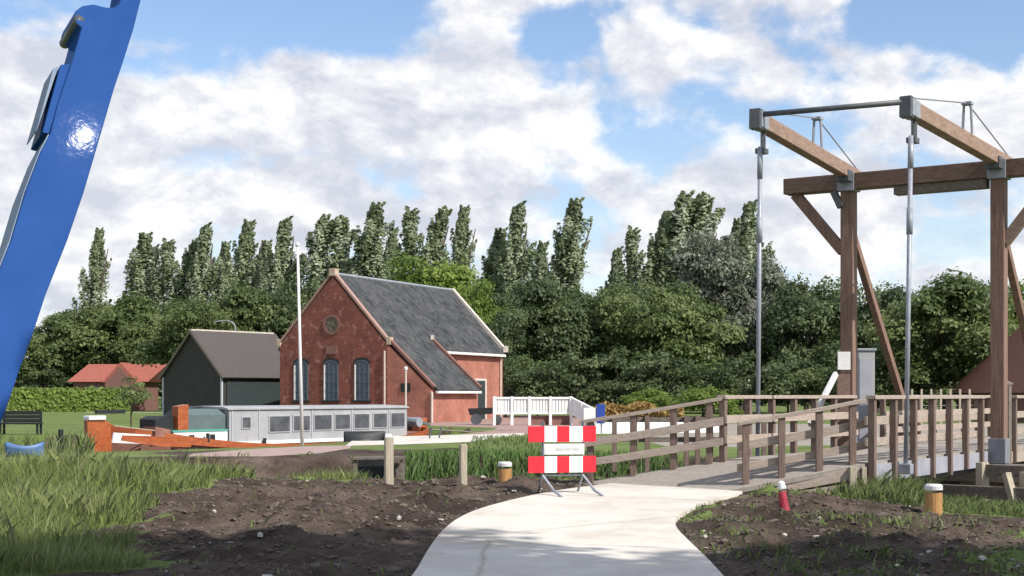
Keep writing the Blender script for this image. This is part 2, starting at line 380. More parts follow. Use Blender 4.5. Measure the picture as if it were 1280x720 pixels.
def G(px,py,dz=0):
    """point where the sight line through a pixel meets the ground"""
    z=0.0
    for _ in range(30):
        Y=(EYE-z-dz)*F/(py-HY); X=(px-CX)/F*Y; z=.5*z+.5*float(gz(np.array(X),np.array(Y)))
    return Vector((X,Y,z))

def grid_axis(segs):
    out=[]
    for a,b,st in segs: out+=list(np.arange(a,b-1e-6,st))
    return np.array(sorted(set(np.round(out,4))))
pl=[(520,720),(532,695),(545,675),(558,661),(575,648),(597,639),(622,632),(660,623),(700,615),(735,610),(768,606)]
pr=[(900,720),(885,702),(862,680),(846,665),(840,657),(843,650),(855,641),(875,633),(900,625),(928,617)]
def base_rise(px,py):
    z=0.0
    for _ in range(20):
        Y=(EYE-z)*F/(py-HY); X=(px-CX)/F*Y
        z=.16*float(sstep(14,21.5,np.array(Y)))*float(sstep(-3.5,-.5,np.array(X)))*(1-float(sstep(4.2,6.5,np.array(X))))
    return (X,Y)
Lp=[(-1.15,-6),(-1.2,4),(-1.05,9)]+[base_rise(*q) for q in pl]
Rp=[(1.2,-6),(1.5,4),(1.75,9)]+[base_rise(*q) for q in pr]
def smooth_poly(pts,n):
    p=np.array(pts); d=np.r_[0,np.cumsum(np.hypot(*np.diff(p,axis=0).T))]; t=np.linspace(0,d[-1],n)
    q=np.c_[np.interp(t,d,p[:,0]),np.interp(t,d,p[:,1])]
    for _ in range(6): q[1:-1]=(q[:-2]+2*q[1:-1]+q[2:])/4
    return q
Lq=smooth_poly(Lp,90); Rq=smooth_poly(Rp,90)
PATHPOLY=[tuple(a) for a in Lq]+[tuple(a) for a in Rq[::-1]]

xs=grid_axis([(-1600,-200,100),(-200,-60,10),(-60,-20,2),(-20,-8,.5),(-8,9,.11),(9,20,.5),(20,60,2),(60,200,10),(200,1700,100)])
ys=grid_axis([(-300,-20,20),(-20,10,1),(10,28,.11),(28,42,.4),(42,80,1),(80,200,5),(200,600,40),(600,3100,250)])
XX,YY=np.meshgrid(xs,ys); ZZ=gz(XX,YY)
nx,ny=len(xs),len(ys)
idx=np.arange(nx*ny).reshape(ny,nx)
me=bpy.data.meshes.new('ground')
quads=np.stack([idx[:-1,:-1],idx[:-1,1:],idx[1:,1:],idx[1:,:-1]],-1).reshape(-1,4)
me.vertices.add(nx*ny); me.vertices.foreach_set('co',np.stack([XX,YY,ZZ],-1).astype(np.float32).ravel())
me.loops.add(quads.size); me.loops.foreach_set('vertex_index',quads.astype(np.int32).ravel())
me.polygons.add(len(quads)); me.polygons.foreach_set('loop_start',np.arange(0,quads.size,4,dtype=np.int32))
me.polygons.foreach_set('use_smooth',np.ones(len(quads),bool))
sd=np.minimum(np.minimum(poly_sd(XX,YY,SOIL_L),poly_sd(XX,YY,SOIL_R)),poly_sd(XX,YY,SOIL_B))
bank=np.minimum(poly_sd(XX,YY,CANAL),poly_sd(XX,YY,INLET))
gm=sstep(-.5,.7,sd+.12*rough_noise(XX,YY,14,40,.3))
gm=np.where(bank<.1,np.minimum(gm,.42),gm)
at=me.attributes.new('grass','FLOAT','POINT'); at.data.foreach_set('value',gm.astype(np.float32).ravel())
me.materials.append(M['ground']); me.update(calc_edges=True)
go=bpy.data.objects.new('ground',me); C.objects.link(go); struct(go)

# water sheets
for nm,poly in (('canal_water',CANAL),('inlet_water',INLET)):
    b=MB(); c=np.mean(poly,axis=0); pp=[(p[0],p[1],WATER_Z) for p in poly]
    b.add(pp,[tuple(range(len(pp)))]); struct(b.build(nm,M['water']))

# concrete path with a real edge
b=MB(); n=len(Lq); m_=13
vs=[]; 
for i in range(n):
    for k in range(m_):
        q=Lq[i]*(1-k/(m_-1))+Rq[i]*k/(m_-1)
        zz=.16*float(sstep(14,21.5,q[1]))*float(sstep(-3.5,-.5,q[0]))*(1-float(sstep(4.2,6.5,q[0])))
        vs.append((q[0],q[1],zz+.035))
fs=[(i*m_+k,i*m_+k+1,(i+1)*m_+k+1,(i+1)*m_+k) for i in range(n-1) for k in range(m_-1)]
b.add(vs,fs)
for edge in (0,m_-1):
    vv=[]; 
    for i in range(n):
        v=Vector(vs[i*m_+edge]); vv+=[v,v-Vector((0,0,.16))]
    b.add(vv,[(2*i,2*i+1,2*i+3,2*i+2) for i in range(n-1)])
struct(b.build('concrete_path',M['concrete'],smooth=False))
def path_z(x,y): return .16*float(sstep(14,21.5,np.array(y)))*float(sstep(-3.5,-.5,np.array(x)))*(1-float(sstep(4.2,6.5,np.array(x))))+.035

def flat(name,pts,mat,z=.006):
    b=MB(); b.add([(p[0],p[1],z) for p in pts],[tuple(range(len(pts)))]); return struct(b.build(name,mat))
flat('towpath',[gpt(235,571),gpt(330,571),gpt(400,567),gpt(437,561),gpt(440,557),gpt(385,558),gpt(300,562.5),gpt(240,567.5)],M['towpath'],.009)
flat('gravel_yard',[(4.8,45),(9,43.5),(24,58),(30,80),(8,80),(4.2,62)],M['gravel'],.006)
flat('quay_pavement',[gpt(432,557.5),gpt(500,556),gpt(585,553),gpt(620,547.5),gpt(655,544.5),gpt(655,541.5),gpt(600,543),gpt(520,545.2),gpt(445,547)],M['concrete'],.010)
flat('forecourt_paving',[(-5.0,76.2),(-.7,70.6),(-.9,64.2),(-2.0,59.6),(.4,58.2),(2.2,63),(6,72),(6,112),(-6,112),(-12,84)],M['paving'])
flat('canal_edge_path',[(-40,134),(-17,134),(-17,136.5),(-40,136.5)],M['concrete'])

# ------------------------------------------------------------------ bridge geometry (plan)
AX=Vector((.555,.832,0)).normalized(); CR=Vector((-.832,.555,0)).normalized(); B0=Vector((8.14,25.7,0))
def BP(t,w,z): q=B0+AX*t+CR*w; return Vector((q.x,q.y,z))
W=2.24; DZ=.6; T0=-5.18
angA=math.atan2(AX.y,AX.x)
root=thing('drawbridge','timber drawbridge with tall brown uprights, balance arms and grey lifting rods over the inlet','drawbridge',BP(1.27,-.2,-.9))
TN=(1.27,-.2); TF=(1.27,2.69)
for (t,w) in (TN,TF):
    q=BP(t,w,0)
    pz=MB().post(q.x,q.y,-1.0 if w<0 else -.9,5.60,.255,.255,angA).build('upright_post',M['tower_wood'],root,bevel=.012)
    MB().post(q.x,q.y,.34,.80,.315,.315,angA).build('post_shoe',M['shoe'],pz,bevel=.01)
# cross beam: two timbers side by side, the lower corbel under its middle
bm=MB().beam(BP(1.27,-1.35,5.775),BP(1.27,3.99,5.775),.36,.31).build('cross_beam',M['beam_wood'],root,bevel=.012)
MB().beam(BP(1.27,0.0,5.53),BP(1.27,1.75,5.53),.26,.17).build('corbel',M['old_wood'],bm,bevel=.008)
for w in (TN[1],TF[1]):
    q=BP(1.27,w,0)
    MB().box((q.x,q.y,5.765),(.385,.34,.35),Matrix.Rotation(angA,3,'Z')).build('joint_plate',M['greysteel'],bm,bevel=.01)
# knee braces in the plane of the frame
MB().beam(BP(1.27,3.80,5.62),BP(1.27,2.80,4.42),.16,.20).build('knee_brace',M['tower_wood'],root,bevel=.008)
MB().beam(BP(1.27,-1.25,5.62),BP(1.27,-.30,4.42),.16,.20).build('knee_brace',M['arm_wood'],root,bevel=.008)
MB().beam(BP(1.14,2.95,5.60),BP(1.14,2.80,5.28),.10,.13).build('bracket_brace',M['darksteel'],root,bevel=.006)
for w in (TN[1]+.05,TF[1]+.05):
    MB().beam(BP(1.37,w,5.02),BP(5.5,w,.5),.13,.16).build('back_strut',M['tower_wood'],root,bevel=.008)
# balance arms
ZT=6.15
tips=[(Vector((6.24,22.75,ZT)),BP(1.27,-.2,5.95)),(Vector((4.03,23.75,ZT)),BP(1.27,2.69,5.95))]
rodfeet=[BP(-4.0,-.20,.44),BP(-3.69,W+.17,.44)]
for (tip,piv),foot in zip(tips,rodfeet):
    d=(piv-tip).normalized(); end=piv+d*.85
    arm=MB().beam(tip+d*.25,end,.20,.25).build('balance_arm',M['arm_wood'],root,bevel=.012)
    MB().beam(tip-d*.02,tip+d*.32,.22,.27).build('end_cap',M['greysteel'],arm,bevel=.012)
    MB().beam(tip-d*.09,tip+d*.08,.19,.33).build('nose_plate',M['darksteel'],arm,bevel=.008)
    MB().box(piv-d*.28-Vector((0,0,.10)),(.26,.26,.22),Matrix.Rotation(angA,3,'Z')).build('pivot_block',M['darksteel'],arm,bevel=.01)
    kp=tip+(piv-tip)*.62
    k=MB()
    sd=d.cross(Vector((0,0,1))).normalized()
    for s_ in (-.085,.085): k.tube([kp+sd*s_+Vector((0,0,.14)),kp+sd*s_*.7+Vector((0,0,.66))],.024,8)
    k.box(kp+Vector((0,0,.67)),(.17,.17,.05),Matrix.Rotation(angA,3,'Z'))
    k.build('king_post',M['greysteel'],arm)
    MB().tube([tip+d*.1+Vector((0,0,.17)),kp+Vector((0,0,.68)),piv+d*.7+Vector((0,0,.15))],.014,6).build('stay_rod',M['rod'],arm)
    # hanger and lifting rod
    h=MB(); hp=tip+d*.32
    h.beam(hp+Vector((0,0,-.15)),hp+Vector((0,0,-.46)),.07,.12); h.box(hp+Vector((0,0,-.48))-d*.06,(.20,.16,.09),Matrix.Rotation(angA,3,'Z'))
    h.build('hanger',M['darksteel'],arm,bevel=.008)
    top=hp+Vector((0,0,-.42))-d*.14
    r=MB().tube([top,foot],.037,12).build('lifting_rod',M['rod'],root,smooth=True)
    q=top.lerp(foot,.10); MB().tube([top+(foot-top)*.005,q],.046,12).build('sleeve',M['rod'],r,smooth=True)
    q=top.lerp(foot,.40); MB().tube([top.lerp(foot,.22),top.lerp(foot,.30)],.05,10).build('turnbuckle',M['greysteel'],r,smooth=True)
    MB().box(foot+Vector((0,0,.02)),(.16,.20,.16),Matrix.Rotation(angA,3,'Z')).build('rod_foot',M['greysteel'],r,bevel=.01)
MB().tube([tips[0][0]+Vector((-.08,0,.08)),tips[1][0]+Vector((.08,0,.08))],.045,10).build('tie_rod',M['darksteel'],root,smooth=True)
# moving leaf
lf=MB(); q=BP((T0+1.0)/2,W/2,DZ-.04)
lf.box(q,(1.0-T0,W+.02,.08),Matrix.Rotation(angA,3,'Z'))
leaf=lf.build('bridge_leaf',M['asphalt'],root)
for w in (-.05,W+.05):
    MB().beam(BP(T0,w,DZ-.17),BP(1.0,w,DZ-.17),.05,.27).build('fascia',M['fascia'],leaf)
g_=MB()
for w in (.25,W-.25): g_.beam(BP(T0+.1,w,.36),BP(1.0,w,.36),.16,.34)
for t in (-4.2,-2.6,-1,.6): g_.beam(BP(t,.2,.40),BP(t,W-.2,.40),.14,.2)
g_.build('girder',M['darksteel'],leaf)
# ---------------------------------------------------------------- railings
def railing(label, pts, out, ndrop, group, rails=((.97,.06,.15),(.62,.13,.045),(.30,.12,.045)), ends=(.0,.0), posts=None):
    """pts = deck points under each post; out = unit vector away from the deck"""
    o=thing('timber_railing',label,'railing',pts[0],group); out=Vector(out)
    pts=[Vector(p) for p in pts]
    for i,p in enumerate(pts):
        a=(pts[min(i+1,len(pts)-1)]-pts[max(i-1,0)]); ang=math.atan2(a.y,a.x)
        MB().post(p.x,p.y,p.z-ndrop[i%len(ndrop)],p.z+.945,.10,.10,ang).build('post',M['post_wood'],o,bevel=.006)
    for h,th,wd in rails:
        top=h>.9
        b=MB(); q=[p.copy() for p in pts]
        a=(q[0]-q[1]).normalized(); q[0]=q[0]+a*(ends[0]+.07); a=(q[-1]-q[-2]).normalized(); q[-1]=q[-1]+a*(ends[1]+.07)
        # one straight board per pair of runs, mitred
        off=Vector((0,0,h)) + (Vector((0,0,0)) if top else -out*.075)
        side=[]
        for i,p in enumerate(q):
            d=(q[min(i+1,len(q)-1)]-q[max(i-1,0)]); n_=Vector((d.y,-d.x,0)).normalized()
            c=p+off
            side.append([c+n_*wd/2-Vector((0,0,th/2)),c-n_*wd/2-Vector((0,0,th/2)),c-n_*wd/2+Vector((0,0,th/2)),c+n_*wd/2+Vector((0,0,th/2))])
        vs=[v for s in side for v in s]; k=len(side)
        fs=[(0,1,2,3),tuple(4*(k-1)+j for j in (3,2,1,0))]
        for i in range(k-1):
            for j in range(4): fs.append((4*i+j,4*i+(j+1)%4,4*i+4+(j+1)%4,4*i+4+j))
        b.add(vs,fs); b.build('handrail' if top else 'rail_board',M['rail_wood'],o,bevel=.005)
    return o
sp=.945
GRP='timber railings of the bridge'
railing('long timber leaf railing nearest the viewer, beside the near lifting rod',[BP(T0+i*sp,-.09,DZ) for i in range(7)],-CR,[.36,.36,.30],GRP)
railing('timber leaf railing on the far side, beside the far lifting rod',[BP(T0+i*sp,W+.09,DZ) for i in range(7)],CR,[.36],GRP)
NR=[Vector((3.49,21.50,.225)),Vector((4.02,21.46,.32)),Vector((4.57,21.42,.415)),Vector((5.06,21.40,.515))]
railing('short timber ramp railing rising behind the small red marker post',NR,(0,-1,0),[.05,.12,.25,.12],GRP,ends=(.05,.20))
FR=[Vector((1.27,23.30,.22)),Vector((1.95,23.10,.33)),Vector((2.57,22.92,.44)),Vector((3.12,22.74,.54))]
railing('timber ramp railing running out behind the red and white barrier',FR,(0,1,0),[.25],GRP,ends=(.1,.14))
railing('timber railing behind the near upright, past the hinge end on the right edge',[BP(2.75+i*1.1,-.09,DZ) for i in range(6)],-CR,[.3],GRP)
railing('far timber railing continuing past the hinge end behind the far upright',[BP(2.2+i*1.1,W+.09,DZ) for i in range(8)],CR,[.3],GRP)
q=BP(2.05,-.10,0)
tag(MB().post(q.x,q.y,-.2,1.80,.20,.20,angA).lathe((q.x,q.y,1.80),[(.16,0),(.16,.03),(.02,.09)],4).build('gate_post',M['old_wood'],origin=(q.x,q.y,0)),'stout dark capped post right beside the near upright','post')
bf=thing('yard_fence','low timber fence further off, seen between the ramp railing boards','fence',(3.0,34,0))
for px in (768,809,858,872,925,955):
    MB().post(U(px)*34,34,-.2,1.12,.11).build('post',M['post_wood'],bf)
for z in (1.02,.55): MB().beam((U(752)*34,34.08,z),(U(970)*34,34.08,z),.05,.12).build('rail_board',M['old_wood'],bf)
# ramp
rp=thing('approach_ramp','grey surfaced timber ramp climbing from the concrete path to the bridge leaf','ramp',(3.2,22.2,.1))
b=MB(); n=8
na=[Vector((2.95,21.35,.135)),Vector((5.22,21.30,.585))]; fa=[Vector((1.0,23.45,.16)),Vector((3.36,22.70,.585))]
vs=[]
for i in range(n):
    t=i/(n-1); a=na[0].lerp(na[1],t); c=fa[0].lerp(fa[1],t)
    vs+=[a,c,c-Vector((0,0,.07)),a-Vector((0,0,.07))]
fs=[(0,1,2,3),tuple(4*(n-1)+j for j in (3,2,1,0))]
for i in range(n-1):
    for j in range(4): fs.append((4*i+j,4*i+(j+1)%4,4*i+4+(j+1)%4,4*i+4+j))
b.add(vs,fs); b.build('ramp_deck',M['asphalt'],rp)
MB().beam((3.25,21.41,.085),(5.15,21.31,.455),.05,.16).build('side_board',M['rail_wood'],rp,bevel=.004)
MB().beam((3.75,21.405,.03),(5.15,21.305,.245),.045,.14).build('side_board',M['rail_wood'],rp,bevel=.004)
for x,y,w in ((5.03,21.25,.10),(5.20,21.27,.07)):
    MB().post(x,y,-.5,.54,w,w).build('support_post',M['pale_wood'],rp,bevel=.006)
MB().post(3.4,22.6,-.9,.50,.16).build('support_post',M['old_wood'],rp)
# hinge-side fixed span
fx=thing('fixed_span','fixed bridge span beyond the uprights with dark timber abutment','bridge span',BP(1.6,1.1,-1))
MB().beam(BP(1.05,W/2,DZ-.045),BP(10.3,W/2,DZ-.045),W+.05,.08).build('deck',M['asphalt'],fx)
for w in (-.05,W+.05): MB().beam(BP(2.5,w,DZ-.20),BP(10,w,DZ-.20),.06,.22).build('edge_board',M['rail_wood'],fx)
MB().beam(BP(1.25,-1.6,.16),BP(1.25,4.2,.16),.40,.34).build('abutment_beam',M['old_wood'],fx,bevel=.012)
b=MB()
for i in range(12): b.beam(BP(1.60,-1.5+i*.5,-1.5),BP(1.60,-1.5+i*.5,0),.46,.08,up=AX)
b.build('sheet_piling',M['old_wood'],fx)
for t in (4.5,7.5):
    for w in (.2,W-.2):
        q=BP(t,w,0); MB().post(q.x,q.y,-.6,.52,.18).build('support_post',M['old_wood'],fx)
# fender in the water
q0=P(1176,613,23.6); q1=P(1300,619,22.0)
fd=thing('timber_fender','low grey timber fender rail standing in the water under the near upright','fender',(q0.x+1,q0.y-.5,-1.2))
MB().beam(q0,q1,.12,.20).build('fender_rail',M['old_wood'],fd,bevel=.01)
MB().beam(P(1224,587,23.3),P(1300,590,22.4),.12,.18).build('fender_rail',M['old_wood'],fd,bevel=.01)
for px,y0,Y in ((1228,578,23.2),(1283,590,22.4)):
    a=P(px,y0,Y); MB().post(a.x,a.y,-1.4,a.z,.15,.15,.4).build('fender_post',M['pale_wood'],fd,bevel=.008)
MB().beam(P(1258,592,22.5),P(1273,648,22.2),.10,.12).build('raking_strut',M['pale_wood'],fd,bevel=.006)

# white leaning pole, cabinet and sign by the far upright
tag(MB().beam(P(1012,531,26.2),P(1045,467,27.0),.07,.10).build('leaning_pole',M['offwhite'],origin=P(1012,531,26.2),bevel=.004),'white square pole leaning across the far leaf railing','pole')
q=BP(2.3,3.0,0)
cb=thing('control_cabinet','narrow pale grey steel cabinet right of the far upright','cabinet',(P(1081,480,29.5).x,29.5,.5))
c0=cb.location
MB().box((c0.x,c0.y,1.5),(.34,.30,2.0)).build('cabinet_body',M['cabin'],cb,bevel=.015)
MB().box((c0.x,c0.y,2.53),(.40,.36,.05)).build('cabinet_roof',M['greysteel'],cb,bevel=.01)
MB().box((c0.x-.02,c0.y-.155,1.5),(.26,.02,1.7)).build('cabinet_door',M['fascia'],cb,bevel=.004)
a=P(1055,451,27.2)
sg=thing('notice_sign','small white notice sign on a dark board left of the grey cabinet','sign',(a.x,a.y+.1,.5))
MB().box((a.x,a.y+.05,1.25),(.24,.05,1.5)).build('board',M['beam_wood'],sg)
MB().box((a.x,a.y,a.z),(.24,.03,.34)).build('sign_plate',M['offwhite'],sg,bevel=.004)

# ------------------------------------------------------------------ barrier
bx=P(702,560,20.7).x; by=20.7; bz=path_z(bx,by)
ba=R(14); Rz=Matrix.Rotation(ba,3,'Z')
bar=thing('road_barrier','red and white striped folding barrier blocking the concrete path','barrier',(bx,by,bz))
def bl(x,y,z): v=Rz@Vector((x,y,0)); return Vector((bx+v.x,by+v.y,z+0*bz))
ws=[.24,.185,.185,.20,.20]; tot=sum(ws)
for z0,z1 in ((.93,1.155),(.49,.725)):
    b=MB(); x=-tot/2
    for i,w in enumerate(ws):
        b.box(bl(x+w/2,-.03,(z0+z1)/2),(w,.025,z1-z0),Rz,i%2); x+=w
    b.build('striped_board',[M['red'],M['white']],bar)
pl_=MB().box(bl(.03,-.03,.825),(.60,.022,.155),Rz).build('blank_plate',M['offwhite'],bar,bevel=.004)
b=MB()
for x0,x1 in ((-.12,.0),(.02,.10),(.12,.22)): b.box(bl((x0+x1)/2+.03,-.0445,.83),(x1-x0,.005,.035),Rz)
b.build('faded_print',M['grey'],pl_)
for sx in (-.275,.325):
    b=MB(); b.tube([bl(sx,0,1.22),bl(sx,0,.45),bl(sx+.06,-.35,.25),bl(sx+.11,-.62,path_z(bx,by-.6)+.0)],.020,8); b.build('front_leg',M['rod'],bar,smooth=True)
    b=MB(); b.tube([bl(sx,.02,1.16),bl(sx,.02,.46),bl(sx+.02,.34,path_z(bx,by+.3)+.0)],.018,8); b.build('rear_leg',M['rod'],bar,smooth=True)
MB().tube([bl(-.275,.02,.45),bl(.325,.02,.45)],.014,8).build('cross_tube',M['rod'],bar)

# bollards, posts, marker
def bollard(px,py,label):
    g=G(px,py); o=thing('bollard',label,'bollard',g,'orange timber bollards on the bank')
    MB().lathe(g+Vector((0,0,-.2)),[(.105,0),(.112,.2),(.112,.5)],16).build('shaft',M['orange_wood'],o,smooth=False)
    MB().lathe(g+Vector((0,0,.30)),[(.116,.04),(.116,.09),(.10,.112),(.02,.117)],16).build('cap',M['offwhite'],o)
bollard(631,609,'orange timber bollard with pale cap left of the red and white barrier')
bollard(1167,645,'orange timber bollard with pale cap under the bridge leaf on the right')
def stake(px,py,top,w,label):
    g=G(px,py); h=(py-top)/F*g.y
    o=tag(MB().post(g.x,g.y,g.z-.25,g.z+h,w,w,.3).build('mooring_post',M['pale_wood'],origin=g,bevel=.012),label,'post','pale posts on the near bank'); return g,h
g1,h1=stake(486,608,547,.135,'thick pale square post in front of the timber culvert frame')
stake(579,608,554,.105,'thinner pale square post among the reeds left of the orange bollard')
# culvert / landing frame in the inlet bank
cv=thing('culvert_frame','weathered timber culvert frame with a dark opening behind the thick pale post','culvert',P(480,606,34.5))
Yc=34.5
MB().beam(P(442,573,Yc),P(506,572,Yc),.22,.07).build('lintel',M['old_wood'],cv,bevel=.008)
for px in (444,484,503): 
    a=P(px,573,Yc); MB().post(a.x,a.y,-1.2,a.z-.04,.10).build('side_post',M['old_wood'],cv,bevel=.006)
MB().box((P(494,600,Yc).x,Yc+.25,-.5),(.40,.06,1.1)).build('back_board',M['old_wood'],cv)
MB().box((P(464,600,Yc).x,Yc+.30,-.5),(.70,.06,1.1)).build('opening',M['black'],cv)  # solid black panel, stands in for the shade inside the culvert
g=G(982,639)
mk=thing('marker_post','short leaning red marker post with a white top in front of the ramp railing','marker post',g)
T=Matrix.Rotation(R(-9),3,'Y')
MB().lathe(g+Vector((0,0,-.06)),[(.065,0),(.06,.12),(.052,.31)],12,M3=T).build('shaft',M['hydred'],mk)
MB().lathe(g+T@Vector((0,0,.255)),[(.054,.04),(.050,.07),(.042,.12),(.015,.14)],12,M3=T).build('cap',M['white'],mk)

# ------------------------------------------------------------------ blue boom
Yb=13.0
right=[(196,-110),(178,-12),(176,0),(167,36),(157,68),(143,110),(124,175),(105,240),(84,301),(57,369),(41,418),(25,461),(6,516),(-16,575),(-48,650),(-88,705)]
left=[(-190,668),(-140,600),(-96,540),(-62,485),(-36,430),(-14,370),(14,300),(33,236),(52,187),(63,166),(72,130),(90,77),(100,42),(102,35)]
lug=[(95,28),(92,21),(95,13),(103,7),(117,5),(133,9),(143,9),(149,5),(152,-4),(154,-14),(172,-110)]
BA,BB=.618,.368
c_b=P(88,140,Yb)
def PB(x,y):
    d=Vector((U(x),1,(HY-y)/F))            # sight line; meet it with the tilted plate
    t=(c_b.y-BA*c_b.x-BB*(c_b.z-0))/(d.y-BA*d.x-BB*d.z) if False else (c_b.y-BA*c_b.x-BB*(c_b.z-EYE))/(1-BA*d.x-BB*d.z)
    return Vector((d.x*t,t,EYE+d.z*t))
outl=[PB(x,y) for x,y in right+left+lug]
ext=Vector((-.27,.45,-.10))
bo=thing('crane_boom','glossy blue curved steel boom leaning across the left edge','crane boom',P(-150,690,Yb))
side=MB().prism(outl,ext*.94).build('boom_body',M['blue'],bo,bevel=.012)
# grey edge plate on the left flank
fl=[(-140,600),(-96,540),(-62,485),(-36,430),(-14,370),(14,300),(33,236),(52,187),(63,166)]
b=MB(); vs=[]
for x,y in fl:
    p=PB(x,y); vs+=[p+ext*.06+Vector((-.012,0,0)),p+ext*.97+Vector((-.012,0,0))]
b.add(vs,[(2*i,2*i+1,2*i+3,2*i+2) for i in range(len(fl)-1)]); 
b2=b.build('edge_plate',M['flange'],bo); sm=b2.modifiers.new('thick','SOLIDIFY'); sm.thickness=.02
br=[PB(62,166),PB(54,164),PB(77,79),PB(89,79)]
MB().prism([p+ext*.05 for p in br],ext*.9).build('bracket',M['blue'],bo,bevel=.006)
MB().prism([PB(52,161)+ext*.12+Vector((-.03,0,0)),PB(47,160)+ext*.12,PB(69,82)+ext*.12,PB(75,80)+ext*.12],ext*.7).build('bracket_plate',M['flange'],bo)
a=PB(99,25); MB().tube([a-ext*.0,a+ext*1.05],.05,14).build('pin',M['darksteel'],bo,smooth=True)
fb=PB(-150,688)+ext*.5
MB().box((fb.x,fb.y,.25),(1.1,.9,.9)).build('foot_block',M['blue'],bo,bevel=.03)

# ------------------------------------------------------------------ brick house
fd_=Vector((-.9,.43,0)).normalized(); sdv=Vector((.43,.90,0)).normalized()     # along the gable, along the side
Bc=Vector((-7.37,85,0)); GW=7.6; LEN=15.5; EV=4.62; PK=8.77
def HP(s,t,z): q=Bc+fd_*s+sdv*t; return Vector((q.x,q.y,z))
ho=thing('brick_house','red brick house with stepped front gable, slate roof and lean-to on the right','house',HP(3.8,0,0))
nf=-sdv                                                     # outward normal of the gable front
# body of the main block (gable prism) and lean-to
fp=[HP(0,0,-.3),HP(0,0,EV),HP(GW/2,0,PK),HP(GW,0,EV),HP(GW,0,-.3)]
wall=MB().prism(fp,sdv*LEN).build('wall',M['brick'],ho)
EX=2.9; EL=6.1; EE=1.98
lp=[HP(-.003,.02,-.3),HP(-.003,.02,EV-.05),HP(-EX,.02,EE),HP(-EX,.02,-.3)]
MB().prism(lp,sdv*EL).build('lean_to_wall',M['brick2'],ho)
# flank wall beyond the lean-to, its sunlight painted in as paler brick
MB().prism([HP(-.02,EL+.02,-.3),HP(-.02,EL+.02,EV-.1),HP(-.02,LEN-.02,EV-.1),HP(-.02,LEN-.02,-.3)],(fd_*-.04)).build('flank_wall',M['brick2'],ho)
# roofs (thick slabs, oversailing a little)
def slab(a,b,c,d,th=.14):
    n=(b-a).cross(d-a).normalized()
    if n.z<0: n=-n
    return MB().prism([a,b,c,d],n*th)
rf=slab(HP(GW/2,.32,PK+.0),HP(GW/2,LEN-.32,PK+.0),HP(-.28,LEN-.32,EV-.30),HP(-.28,.32,EV-.30)).build('roof',M['slate'],ho)
slab(HP(GW/2,.32,PK),HP(GW/2,LEN-.32,PK),HP(GW+.28,LEN-.32,EV-.30),HP(GW+.28,.32,EV-.30)).build('roof',M['slate'],ho)
slab(HP(.25,.30,EV+.22),HP(.25,EL-.2,EV+.22),HP(-EX-.25,EL-.2,EE-.16),HP(-EX-.25,.30,EE-.16),.13).build('lean_to_roof',M['slate'],ho)
MB().tube([HP(GW/2,.3,PK+.16),HP(GW/2,LEN-.3,PK+.16)],.09,8).build('ridge',M['greysteel'],rf)
# gable copings
b=MB()
def cope(b,p0,p1,t0,w=.34,h=.13): 
    b.beam(HP(p0[0],t0,p0[1]),HP(p1[0],t0,p1[1]),w,h,up=(0,0,1))
cope(b,(GW/2-.05,PK+.20),(-.15,EV-.0+.08),.14); cope(b,(GW/2+.05,PK+.20),(GW+.15,EV+.08),.14)
cp=b.build('gable_coping',M['brickcope'],ho)
b=MB(); b.box(HP(GW/2,.14,PK+.22),(.46,.44,.46),Matrix.Rotation(math.atan2(fd_.y,fd_.x),3,'Z')); b.build('gable_cap',M['sandstone'],cp,bevel=.04)
for s in (-.1,GW+.1):
    b=MB(); b.box(HP(s,.14,EV+.18),(.30,.36,.46),Matrix.Rotation(math.atan2(fd_.y,fd_.x),3,'Z')); b.build('kneeler',M['sandstone'],cp,bevel=.03)
b=MB(); cope(b,(.0,EV+.38),(-EX-.2,EE+.10),.14,.30,.14); b.build('verge_coping',M['darkbrick'],ho)
b=MB(); cope(b,(.2,EV+.42),(-EX-.25,EE+.06),EL-.12,.26,.22); b.build('verge_coping',M['darkbrick'],ho)
b=MB(); b.box(HP(.25,EL-.12,EV+.55),(.22,.25,.4)); b.build('kneeler',M['coping'],ho,bevel=.02)
b=MB(); cope(b,(GW/2,PK+.20),(-.35,EV+.0),LEN-.16,.34,.24); cope(b,(GW/2,PK+.20),(GW+.35,EV+.0),LEN-.16,.34,.24); b.build('gable_coping',M['coping'],ho)
b=MB(); b.box(HP(-.35,LEN-.16,EV+.12),(.34,.36,.42)); b.build('kneeler',M['coping'],ho,bevel=.03)
# gutters, downpipes
b=MB(); b.beam(HP(-.36,EL-.1,EV-.32),HP(-.36,LEN-.3,EV-.32),.18,.16); b.build('gutter',M['offwhite'],ho)
b=MB(); b.beam(HP(-EX-.30,.25,EE-.20),HP(-EX-.30,EL-.2,EE-.20),.16,.14); b.build('gutter',M['offwhite'],ho)
b=MB(); b.tube([HP(.12,-.10,EV-.4),HP(.12,-.10,0)],.055,8); b.build('downpipe',M['coping'],ho)
b=MB(); b.tube([HP(-EX-.12,-.02,EE-.2),HP(-EX-.12,-.02,0)],.07,8); b.build('downpipe',M['coping'],ho)
b=MB(); b.tube([HP(-.14,LEN-.5,EV-.4),HP(-.14,LEN-.5,0)],.06,8); b.build('downpipe',M['coping'],ho)
# plinth and string courses
b=MB(); b.box(HP(GW/2,-.03,.25),(GW,.08,.6),Matrix.Rotation(math.atan2(fd_.y,fd_.x),3,'Z')); b.build('plinth',M['darkbrick'],ho)
